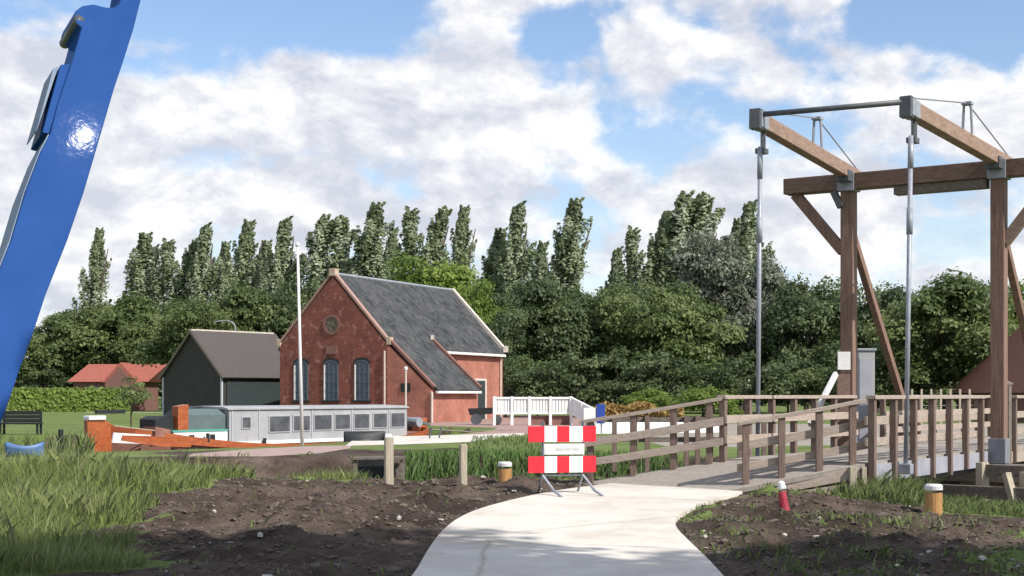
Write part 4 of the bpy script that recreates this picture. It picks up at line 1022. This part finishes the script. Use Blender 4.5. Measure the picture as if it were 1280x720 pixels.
def plant(kind,name,label,cat,loc,H,rz,group,wscale=1.0):
    crown,tr,H0=_protos[kind]; s=H/H0
    o=thing(name,label,cat,loc,group); o.rotation_euler=(0,0,rz)
    o.scale=(s*wscale,s*wscale,s)
    for src in (tr,crown):
        c=src.copy(); C.objects.link(c); c.parent=o
    return o
POP=[(31,2.0,'poplar',.9,0,.14),(32,2.3,'poplar',1.0,0,.12),(33,2.1,'poplar',1.2,1.2,.2),(34,2.0,'poplar',.6,0,.12),(35,2.6,'poplar',1.0,.5,.1),(36,2.8,'silver',.8,.6,.06)]
for i,(sd_,r_,mt,sk,fk,bt0) in enumerate(POP):
    tree_proto('poplar%d'%i,sd_,poplar_proto(sd_,20,r_,M[mt],15000 if mt=='poplar' else 17000,sk,bt0,fk),M[mt],20,.26,sk)
BRO=[(41,4.6,'broad'),(42,5.2,'broad'),(43,5.0,'dark'),(44,5.4,'light'),(45,4.8,'silver')]
for i,(sd_,r_,mt) in enumerate(BRO):
    tree_proto('broad%d'%i,sd_,broad_proto(sd_,12,r_,29000,90),M[mt],12,.30)
SHR=[(51,2.3,'dark'),(52,2.5,'broad'),(53,2.4,'light')]
for i,(sd_,r_,mt) in enumerate(SHR):
    tree_proto('shrub%d'%i,sd_,broad_proto(sd_,3.6,r_,5000,34,.02),M[mt],3.6,.08,leafscale=.62)
GP='windblown poplars in the row behind'
pops=[(113,290,.92,0,168,'slim grey-green poplar beside the blue boom, leftmost of the row'),
(163,296,1.25,1,168,'bushy round-topped poplar, second from the left in the row'),
(205,301,1.15,2,166,'short sparse poplar with a forked top, third from the left'),
(246,283,1.05,3,164,'slender poplar standing above the curved street lamp'),
(293,279,1.15,0,162,'poplar rising straight over the ridge of the dark shed'),
(343,275,1.2,3,160,'poplar just left of the white flagpole tip'),
(392,270,1.35,4,158,'broad poplar just right of the white flagpole tip'),
(447,257,1.3,1,156,'tall poplar rising right of the brick gable top'),
(508,262,1.25,2,156,'windswept poplar above the middle of the slate roof'),
(565,262,.98,0,156,'narrow poplar above the right end of the slate roof ridge'),
(606,290,1.1,1,157,'lower poplar tucked between two taller ones right of the slate roof'),
(634,257,1.2,3,154,'tall poplar standing above the end of the white boarded railing'),
(696,253,1.22,1,152,'tall poplar standing clear by itself above the striped barrier'),
(786,286,1.1,2,150,'low ragged poplar on the left flank of the tallest central one'),
(842,241,1.5,4,150,'tallest and broadest poplar in the middle of the wood'),
(884,290,1.2,5,146,'pale silvery poplar between the central one and the far lifting rod'),
(925,254,1.2,3,148,'tall poplar close to the left of the far lifting rod'),
(318,305,1.0,1,172,'low poplar top in the gap over the right end of the shed roof'),
(420,285,1.0,3,174,'poplar half hidden between the pole and the gable top'),
(478,288,.95,0,174,'lower poplar behind the left end of the slate ridge'),
(540,300,.9,3,172,'short poplar in the dip over the right half of the slate ridge'),
(664,305,1.0,0,170,'short poplar left of the solitary tall one'),
(762,312,.95,3,166,'lowest poplar on the left flank of the central clump'),
(815,268,1.1,1,160,'poplar just left of the tallest central one'),
(866,268,1.0,0,160,'poplar just right of the tallest central one'),
(905,278,1.0,1,158,'poplar rising behind the pale silvery one'),
(185,310,.9,3,176,'small poplar in the second gap from the left'),
(268,306,.9,1,176,'small poplar right of the curved street lamp')]
for i,(px,ty,ws,k,Y,lab) in enumerate(pops):
    H=(HY-ty)/F*Y+EYE; sc=H/20
    plant('poplar%d'%k,'poplar',lab,'tree',(U(px)*Y,Y,0),H,0.0 if k in (2,) else (i*0.9)%.8-.4,GP,ws*1.25/sc)
GB='broadleaf trees at the edge of the wood'
bros=[(48,402,1.0,1,162,'dark green tree directly behind the lower blue boom'),
(92,376,1.1,0,164,'round mid-green tree above the left end of the red cottage roof'),
(146,360,1.15,1,166,'broad mid-green tree behind the red cottage gable'),
(205,380,1.0,0,160,'leafy tree pressed against the left side of the dark shed'),
(252,362,1.0,1,140,'tree behind the dark shed around the curved lamp'),
(318,345,.85,1,142,'dark tree behind the right half of the shed roof'),
(372,335,.8,2,142,'bushy tree behind the left slope of the brick gable'),
(520,324,1.0,3,124,'bright yellow-green tree crown showing over the slate roof'),
(592,352,.7,3,120,'yellow-green tree at the right end of the slate roof'),
(622,375,.7,2,116,'dark tree beside the house gutter end'),
(648,352,.85,2,128,'dark broad tree above the white boarded railing'),
(690,338,.85,2,122,'very dark tree behind the striped barrier'),
(745,352,.85,1,126,'slim dark green tree right of the striped barrier'),
(776,336,.75,2,128,'narrow dark tree left of the full one under the central poplars'),
(826,340,1.05,1,122,'full green tree in front of the tallest central poplar'),
(890,312,.85,4,130,'silvery grey willow left of the far lifting rod'),
(948,338,.8,4,128,'pale grey willow right behind the far lifting rod'),
(1008,334,.95,2,122,'dark round tree left of the far upright'),
(1050,350,.8,1,130,'tree behind the grey cabinet'),
(1098,346,.85,2,128,'dark tree between the far upright and the near lifting rod'),
(1178,332,1.15,1,100,'big leafy green tree between the near lifting rod and the near upright'),
(1232,352,1.0,1,108,'green tree behind the near upright'),
(1276,356,1.0,3,104,'light green tree at the right edge above the rose roof')]
for i,(px,ty,ws,k,Y,lab) in enumerate(bros):
    H=(HY-ty)/F*Y+EYE
    plant('broad%d'%k,'broadleaf_tree',lab,'tree',(U(px)*Y,Y,0),H,i*1.7,GB,ws*12/H*.9 if H<9 else ws)
GS='shrubs below the wood'
shr=[(632,455,1.3,0,104,'dark shrub behind the house door corner'),(672,446,1.4,1,106,'mid-green shrub above the white boarded railing'),
(722,448,1.5,0,104,'dark shrub just above the information board'),(770,444,1.5,0,106,'dark shrub behind the yellow brush'),(824,448,1.5,0,104,'dark shrub behind the bright green bush'),
(878,450,1.5,1,106,'mid-green shrub below the silvery poplar'),(930,448,1.4,0,104,'dark shrub at the foot of the far lifting rod'),(985,450,1.4,0,106,'dark shrub behind the white leaning pole'),
(1040,455,1.4,1,104,'green shrub behind the small notice sign'),(1105,452,1.4,0,100,'dark shrub right of the grey cabinet'),(1160,455,1.4,1,98,'green shrub before the left end of the rose roof'),
(815,483,1.1,2,92,'low bright green bush above the ramp railing, left one'),(880,481,1.1,2,90,'low bright green bush nearest the bend of the far railing'),(56,462,1.3,0,158,'dark shrub under the trees left of the red cottage')]
for i,(px,ty,ws,k,Y,lab) in enumerate(shr):
    H=(HY-ty)/F*Y+EYE
    plant('shrub%d'%k,'shrub',lab,'shrub',(U(px)*Y,Y,0),H,i*2.1,GS,ws*3.6/H*1.0)
# young tree by the shed
H=(HY-474)/F*60+EYE
tree_proto('young',61,broad_proto(61,4,1.5,1500,22,.35),M['broad'],4,.09,leafscale=.5)
plant('young','young_tree','small young tree on the lawn in front of the shed','tree',(U(164)*66,66,0),2.5,0,None,1.15)
# clipped hedge
g=np.random.default_rng(5)
n=9000; x=g.uniform(U(14)*140,U(166)*140,n); side=g.uniform(0,1,n); 
z=np.where(side<.55,g.uniform(.05,2.05,n),2.05+g.normal(0,.10,n)); y=np.where(side<.55,139.2+g.normal(0,.08,n),g.uniform(139.2,141,n))
V=leaves(g,np.stack([x,y,z],1),np.stack([g.normal(size=n)*.5,np.where(side<.55,-1,-.2)+g.normal(size=n)*.4,np.where(side<.55,.3,1)],1),g.uniform(.16,.3,n))
hg=thing('hedge','long bright green clipped hedge between the lawn and the red cottage','hedge',(U(90)*140,140,0))
soup('foliage',V,g.normal(.55,.2,n),M['light'],hg)
MB().box((U(90)*140,140.1,.95),(U(166)*140-U(14)*140-.3,1.5,1.8)).build('stems',M['bark'],hg)
# yellow brush strip
n=2600; x=g.uniform(U(742)*76,U(852)*76,n); y=g.uniform(75,77.5,n); z=.05+g.uniform(0,1,n)**.7*(.95+.3*np.sin(x*2.1)*np.sin(x*.9+1))
V=leaves(g,np.stack([x,y,z],1),g.normal(size=(n,3))+np.array([0,-.6,.6]),g.uniform(.08,.2,n))
yb=thing('yellow_brush','low strip of dry yellow-brown brush seen above the ramp railing','bush',(U(800)*76,76,0)); soup('foliage',V,g.uniform(0,1,n),M['dryleaf'],yb)
# far wood
n=24000; x=g.uniform(-150,150,n); hmax=7.5+2.2*np.sin(x*.11)+1.5*np.sin(x*.31+1)+.8*np.sin(x*.9); z=g.uniform(0,1,n)**.6*hmax; y=215+g.uniform(-3,3,n)+2*np.sin(x*.4)
V=leaves(g,np.stack([x,y,z],1),g.normal(size=(n,3))*.6+np.array([0,-.7,.5]),g.uniform(.5,1.0,n))
fw=soup('far_wood',V,np.clip(.4+.25*np.sin(x*.6)*np.sin(z*.9)+g.normal(0,.15,n),0,1),M['dark']); tag(fw,'distant dark wood closing the view behind all the trees','wood',kind='stuff')

# tall trees beside and behind the viewer, whose shade falls across the foreground
tree_proto('shade',71,broad_proto(71,14,3.6,9000,60,.45),M['broad'],14,.22,leafscale=1.25)
for x,y,H,ws,lab in ((7.7,5.0,14.3,.9,'tall tree to the right of the viewer nearest the path'),(8.7,4.4,14.3,.8,'tall tree close behind the one nearest the path'),(16.0,5.2,14.3,.95,'tall tree further right on the near bank')):
    plant('shade','roadside_tree',lab,'tree',(x,y,0),H,x,'trees beside the viewer',ws)

# ------------------------------------------------------------------ grass and plants
def blades(g,x,y,h,w,lean,tint,name,mat,wind=(.14,.0),segs=3):
    n=len(x); z=gz(x,y)-.02; a=g.uniform(0,2*np.pi,n); dx=np.cos(a)*w; dy=np.sin(a)*w
    lx=g.normal(wind[0],.5,n)*lean*h; ly=g.normal(wind[1],.5,n)*lean*h
    b=np.stack([x,y,z],1); d=np.stack([dx,dy,np.zeros(n)],1)
    m_=b+np.stack([lx*.35,ly*.35,h*.58],1); t=b+np.stack([lx,ly,h*np.sqrt(np.clip(1-.3*lean**2,.3,1))],1)
    V=np.stack([b-d,b+d,m_+d*.8,t,m_-d*.8],1)
    return soup(name,V,tint,mat,origin=(float(x.mean()),float(y.mean()),0))
def keep(mask,*arr): return [a[mask] for a in arr]
g=np.random.default_rng(11)
# mound of long grass on the left
n=170000; x=g.uniform(-10.5,-2.6,n); y=g.uniform(11.5,26.5,n)
sdl=poly_sd(x,y,SOIL_L); bk=poly_sd(x,y,INLET)
pn=rough_noise(x,y,18,40,.2); pn/=pn.std()
ok=(sdl+.22*pn>.05)&(bk>-.4)&(y<27)&(g.uniform(0,1,n)<np.clip(.55+.25*pn,.12,1))
x,y,pn,sdl=keep(ok,x,y,pn,sdl); n=len(x)
h=(.155+.13*np.clip(sdl,0,1)+.05*pn)*g.uniform(.4,1.4,n); h=np.clip(h,.06,.6)*(1-.35*sstep(17,13,y))
o=blades(g,x,y,h,g.uniform(.0028,.006,n),.65,np.clip(.42+.13*pn+g.normal(0,.2,n),0,1),'tall_grass',M['grass'])
tag(o,'long bright green grass on the mound at the left','grass',kind='stuff')
n=5200; x=g.uniform(-10.5,-2.6,n); y=g.uniform(12,26.5,n); sdl=poly_sd(x,y,SOIL_L); bk=poly_sd(x,y,INLET); pn=rough_noise(x,y,14,30,.4); pn/=pn.std()
ok=(sdl>.25)&(bk>-.3)&(g.uniform(0,1,n)<np.clip(.35+.4*pn,0,1)); x,y=keep(ok,x,y); n=len(x)
o=blades(g,x,y,g.uniform(.28,.62,n),g.uniform(.003,.006,n),.5,np.clip(.85+g.normal(0,.15,n),0,1),'seed_stalks',M['grass']); tag(o,'pale seed stalks standing above the long grass at the left','grass',kind='stuff')
# sparse weeds over the soil
n=60000; x=g.uniform(-6,5.8,n); y=g.uniform(11.5,25.8,n); s_=np.minimum(poly_sd(x,y,SOIL_L),poly_sd(x,y,SOIL_R)); pp=poly_sd(x,y,PATHPOLY); bk=poly_sd(x,y,INLET)
pn=rough_noise(x,y,10,36,.35); pn/=pn.std()
dens=np.where(x>1,.20,.035)*np.clip(pn,0,2)*np.where((x>1)&(y<17.5),2.4,1)*np.where((x<1)&(y>23.5),4,1)
ok=(s_<.3)&(pp>.03)&(bk>.0)&(g.uniform(0,1,n)<dens)&~((x>2.9)&(y>21.2)&(y<23.6)&(x<5.3))
x,y,pn=keep(ok,x,y,pn); n=len(x)
o=blades(g,x,y,g.uniform(.03,.13,n),g.uniform(.006,.014,n),.9,np.clip(.4+g.normal(0,.22,n),0,1),'weeds',M['wgrass'])
tag(o,'sparse green weeds scattered over the brown soil','weeds',kind='stuff')
# bank growth on the right, under and in front of the leaf
n=60000; x=g.uniform(4.4,9.0,n); y=g.uniform(15.5,22.2,n); d_=poly_sd(x,y,INLET); pn=rough_noise(x,y,12,36,.4); pn/=pn.std()
ok=(d_<1.25+.35*pn)&(d_>-.75)&(g.uniform(0,1,n)<.75)&~((x<5.3)&(y>20.9))
x,y,d_=keep(ok,x,y,d_); n=len(x)
u=CX+F*x/y; h=np.clip(.50-.22*np.abs(d_),.1,.6)*g.uniform(.35,1.2,n)*np.where(u>1160,.45,1.0)
o=blades(g,x,y,h,g.uniform(.004,.009,n),.7,np.clip(.45+g.normal(0,.22,n),0,1),'bank_grass',M['wgrass'])
tag(o,'rough grass along the right bank below the bridge leaf','grass',kind='stuff')
# reeds and growth on the far side of the inlet
n=60000; x=g.uniform(-9,4.2,n); y=g.uniform(26.5,41,n); d_=poly_sd(x,y,INLET); u=CX+F*x/y
ok=(d_>-3.4)&(d_<.8)&(y>30)&(u>505)&(g.uniform(0,1,n)<.75)
x,y,d_=keep(ok,x,y,d_); n=len(x)
h=np.minimum(.9,.20-gz(x,y))*g.uniform(.35,1.1,n)
o=blades(g,x,y,h,g.uniform(.012,.024,n),.5,np.clip(.42+g.normal(0,.2,n),0,1),'reeds',M['reed'])
tag(o,'dense green reeds on the inlet bank between the pale posts and the barrier','reeds',kind='stuff')
n=9000; x=g.uniform(-9,-2,n); y=g.uniform(27,41,n); d_=poly_sd(x,y,INLET); pn=rough_noise(x,y,20,40,.2); pn/=pn.std(); u=CX+F*x/y
ok=(d_>-2.6)&(d_<.6)&(pn>.5)&(u<510)&((u<436)|(u>530)|(y>34.9)); x,y=keep(ok,x,y); n=len(x)
o=blades(g,x,y,g.uniform(.06,.2,n),g.uniform(.008,.015,n),.8,np.clip(.45+g.normal(0,.2,n),0,1),'bank_weeds',M['wgrass']); tag(o,'patchy weeds on the brown bank below the towpath','weeds',kind='stuff')
# grass strip behind the quay and waterside reeds at far left
n=30000; x=g.uniform(-16,3,n); y=g.uniform(34,60,n); c_=poly_sd(x,y,CANAL); u=CX+F*x/y; v=HY+EYE*F/y
A=(u<118)&(c_<1.5)&(c_>-.6); B=(u>575)&(u<690)&(v>556)&(v<566)|(u>590)&(u<700)&(v>546)&(v<556)
ok=(A&(g.uniform(0,1,n)<.8))|(B&(g.uniform(0,1,n)<.45)); x,y,A=keep(ok,x,y,A); n=len(x)
o=blades(g,x,y,np.where(A,g.uniform(.2,.8,n),g.uniform(.06,.2,n)),g.uniform(.012,.022,n),.5,np.clip(.5+g.normal(0,.22,n),0,1),'waterside_grass',M['wgrass']); tag(o,'waterside grass and reeds along the basin','grass',kind='stuff')

# clods and stones
def lumps(g,x,y,s,name,mat,dz=.0,flat=.6):
    ico=np.array([(0,0,1),(.894,0,.447),(.276,.851,.447),(-.724,.526,.447),(-.724,-.526,.447),(.276,-.851,.447),(.724,.526,-.447),(-.276,.851,-.447),(-.894,0,-.447),(-.276,-.851,-.447),(.724,-.526,-.447),(0,0,-1)])
    fc=np.array([(0,1,2),(0,2,3),(0,3,4),(0,4,5),(0,5,1),(1,6,2),(2,7,3),(3,8,4),(4,9,5),(5,10,1),(6,7,2),(7,8,3),(8,9,4),(9,10,5),(10,6,1),(11,7,6),(11,8,7),(11,9,8),(11,10,9),(11,6,10)])
    n=len(x); z=gz(x,y)+dz; jit=g.uniform(.6,1.3,(n,12,1)); sc=np.stack([s*g.uniform(.7,1.4,n),s*g.uniform(.7,1.4,n),s*flat*g.uniform(.7,1.2,n)],1)[:,None,:]
    V=ico[None]*jit*sc+np.stack([x,y,z],1)[:,None,:]
    T=V[:,fc,:].reshape(-1,3,3)
    return soup(name,T,np.zeros(len(T)),mat,origin=(float(x.mean()),float(y.mean()),0))
n=26000; x=g.uniform(-6.5,6.4,n); y=g.uniform(11.5,26,n); s_=np.minimum(poly_sd(x,y,SOIL_L),poly_sd(x,y,SOIL_R)); pp=poly_sd(x,y,PATHPOLY)
ok=(s_<.1)&(pp>.02)&(poly_sd(x,y,INLET)>.1)&~((x>2.9)&(y>21.2)&(y<23.6)&(x<5.3)); x,y=keep(ok,x,y); n=len(x)
o=lumps(g,x,y,np.exp(g.normal(-4.3,.6,n)),'soil_clods',M['soilclod']); tag(o,'brown clods of bare soil on both sides of the path','soil',kind='stuff')
n=250; x=g.uniform(-6,6.4,n); y=g.uniform(11.5,26,n); s_=np.minimum(poly_sd(x,y,SOIL_L),poly_sd(x,y,SOIL_R)); pp=poly_sd(x,y,PATHPOLY)
ok=(s_<.1)&(pp>.06)&(poly_sd(x,y,INLET)>.1)&~((x>2.9)&(y>21.2)&(y<23.6)&(x<5.3)); x,y=keep(ok,x,y); n=len(x)
o=lumps(g,x,y,np.exp(g.normal(-4.0,.35,n)),'pebbles',M['stone'],.01); tag(o,'small pale pebbles strewn in the bare soil','pebbles',kind='stuff')
for px,py,s,lab in ((325,671,.055,'largest pale stone lying in the soil on the left'),(498,652,.045,'flat pale stone in the soil left of the path'),(1059,662,.045,'pale stone in the soil below the ramp support posts'),(1110,668,.032,'small pale stone in front of the right orange bollard'),(1228,700,.05,'pale stone at the shadow edge on the far right'),(268,641,.04,'pale stone at the foot of the grass mound'),(882,676,.03,'small pale stone by the right edge of the path')):
    p=G(px,py); xx=np.array([p.x]); yy=np.array([p.y]); o=lumps(np.random.default_rng(int(px)),xx,yy,np.array([s]),'stone',M['stone'],s*.35,.7); tag(o,lab,'stone','pale stones in the soil')

# ------------------------------------------------------------------ light, sky, camera
EL=R(43); SH=Vector((.79,-.61,0)).normalized(); sun_dir=Vector((SH.x*math.cos(EL),SH.y*math.cos(EL),math.sin(EL)))
ld=bpy.data.lights.new('sun','SUN'); ld.energy=4.4; ld.angle=R(.55); ld.color=(1,.955,.88)
so=bpy.data.objects.new('sun',ld); C.objects.link(so); so.rotation_euler=(-sun_dir).to_track_quat('-Z','Y').to_euler(); so.location=(20,-20,40)

w=bpy.data.worlds.new('World'); S.world=w; w.use_nodes=True; nt=w.node_tree
bgn=nt.nodes['Background']; bgn.inputs['Strength'].default_value=.11
sky=nt.nodes.new('ShaderNodeTexSky'); sky.sky_type='NISHITA'; sky.sun_disc=False; sky.sun_elevation=EL; sky.sun_rotation=math.atan2(SH.x,SH.y)
sky.air_density=1.0; sky.dust_density=.6; sky.ozone_density=1.5
tc=nt.nodes.new('ShaderNodeTexCoord'); sx=nt.nodes.new('ShaderNodeSeparateXYZ'); nt.links.new(tc.outputs['Generated'],sx.inputs[0])
def mth(op,a,b=None,c=None):
    n=nt.nodes.new('ShaderNodeMath'); n.operation=op
    for i,v in enumerate((a,b,c)):
        if v is None: continue
        if isinstance(v,(int,float)): n.inputs[i].default_value=v
        else: nt.links.new(v,n.inputs[i])
    return n.outputs[0]
az=mth('ARCTAN2',sx.outputs[0],sx.outputs[1])
hyp=mth('SQRT',mth('ADD',mth('MULTIPLY',sx.outputs[0],sx.outputs[0]),mth('MULTIPLY',sx.outputs[1],sx.outputs[1])))
elv=mth('ARCTAN2',sx.outputs[2],hyp)
def noise(da,de,scale,detail,rough,sy=1.7,dist=0.0,off=0):
    cb=nt.nodes.new('ShaderNodeCombineXYZ'); nt.links.new(mth('ADD',az,da),cb.inputs[0]); nt.links.new(mth('MULTIPLY',mth('ADD',elv,de),sy),cb.inputs[1]); cb.inputs[2].default_value=off
    n=nt.nodes.new('ShaderNodeTexNoise'); n.inputs['Scale'].default_value=scale; n.inputs['Detail'].default_value=detail; n.inputs['Roughness'].default_value=rough; n.inputs['Distortion'].default_value=dist
    nt.links.new(cb.outputs[0],n.inputs['Vector']); return n.outputs[0]
def blob(px,py,rx,ry,amp):
    a=(px-CX)/F; e=(HY-py)/F
    dx=mth('MULTIPLY',mth('SUBTRACT',az,a),F/rx); dy=mth('MULTIPLY',mth('SUBTRACT',elv,e),F/ry)
    r2=mth('ADD',mth('MULTIPLY',dx,dx),mth('MULTIPLY',dy,dy))
    return mth('MULTIPLY',mth('EXPONENT',mth('MULTIPLY',r2,-1.0)),amp)
dens0=noise(0,0,9.5,10,.56,1.5,.15,3.1)
bl=[(370,5,200,52,-.42),(695,62,62,36,-.20),(800,170,60,45,-.20),(1130,50,230,34,-.22),(745,300,50,50,-.12),(880,110,60,30,-.14),(1010,170,60,36,-.10),(590,40,70,60,.46),(730,150,70,30,.22),(560,110,80,40,.2),(690,0,80,25,.3),
    (330,150,190,50,.22),(620,180,150,60,.24),(60,120,150,170,.20),(1180,160,190,60,.20),(280,225,150,45,.18),(530,265,120,40,.15),(820,50,60,60,.22),(1050,15,120,16,.10),(1000,260,300,60,.14),(400,270,260,60,.18)]
bias=0.0
acc=None
for q in bl:
    o=blob(*q); acc=o if acc is None else mth('ADD',acc,o)
d0=mth('ADD',mth('MULTIPLY_ADD',dens0,1.4,-.20),mth('MULTIPLY',acc,.72))
mr=nt.nodes.new('ShaderNodeMapRange'); mr.interpolation_type='SMOOTHSTEP'; mr.inputs[1].default_value=.41; mr.inputs[2].default_value=.605; nt.links.new(d0,mr.inputs[0])
dens=mr.outputs[0]
# cloud relief: density difference towards the sun (upper right)
da=noise(0,0,13,10,.6,1.6,.15,8.4); db=noise(.009,.012,13,10,.6,1.6,.15,8.4)
rel=mth('MULTIPLY',mth('SUBTRACT',da,db),3.3)
big=noise(0,0,5.5,4,.5,2.2,.0,5.0)
lacc=None
for q in [(345,120,85,42,.30),(660,170,105,45,.32),(255,235,120,40,.30),(480,185,80,32,-.22),(690,235,90,28,-.16),(70,70,110,60,-.10),(1200,130,120,40,.28),(1050,200,120,40,.15),(860,70,70,40,.2),(1120,300,150,40,.05),(430,250,120,25,-.12)]:
    o=blob(*q); lacc=o if lacc is None else mth('ADD',lacc,o)
lum=mth('ADD',mth('ADD',mth('ADD',.50,rel),mth('MULTIPLY',mth('SUBTRACT',big,.5),.8)),mth('MULTIPLY',lacc,.9))
cr=nt.nodes.new('ShaderNodeValToRGB'); e=cr.color_ramp.elements
e[0].position=.10; e[0].color=(.70,.725,.815,1); e[1].position=.85; e[1].color=(1.12,1.11,1.10,1)
k=e.new(.5); k.color=(.90,.905,.955,1)
nt.links.new(lum,cr.inputs[0])
cs=nt.nodes.new('ShaderNodeVectorMath'); cs.operation='SCALE'; nt.links.new(cr.outputs[0],cs.inputs[0]); cs.inputs['Scale'].default_value=7.0
sk=nt.nodes.new('ShaderNodeMix'); sk.data_type='RGBA'; sk.blend_type='MULTIPLY'; sk.inputs[0].default_value=1; nt.links.new(sky.outputs[0],sk.inputs[6]); sk.inputs[7].default_value=(1.18,1.20,1.27,1)
# thin milky veil low down
veil=nt.nodes.new('ShaderNodeMapRange'); veil.inputs[1].default_value=.0; veil.inputs[2].default_value=.20; veil.inputs[3].default_value=.55; veil.inputs[4].default_value=.0; nt.links.new(elv,veil.inputs[0])
dn=mth('MAXIMUM',mth('MULTIPLY',dens,.96),veil.outputs[0])
mx=nt.nodes.new('ShaderNodeMix'); mx.data_type='RGBA'; nt.links.new(dn,mx.inputs[0]); nt.links.new(sk.outputs[2],mx.inputs[6]); nt.links.new(cs.outputs[0],mx.inputs[7])
nt.links.new(mx.outputs[2],bgn.inputs[0])

cam=bpy.data.cameras.new('camera'); co=bpy.data.objects.new('camera',cam); C.objects.link(co); co.location=(0,0,EYE); co.rotation_euler=(R(90),0,0)
cam.sensor_width=36; cam.lens=F/1280*36; cam.shift_y=(HY-360)/1280; cam.clip_start=.1; cam.clip_end=5000
S.camera=co
S.view_settings.view_transform='Standard'; S.view_settings.look='None'; S.view_settings.gamma=1; S.view_settings.use_curve_mapping=False; S.view_settings.exposure=0.32
S.cycles.max_bounces=6; S.cycles.diffuse_bounces=3; S.cycles.transparent_max_bounces=4
S.cycles.use_denoising=True
S.render.filter_size=1.8
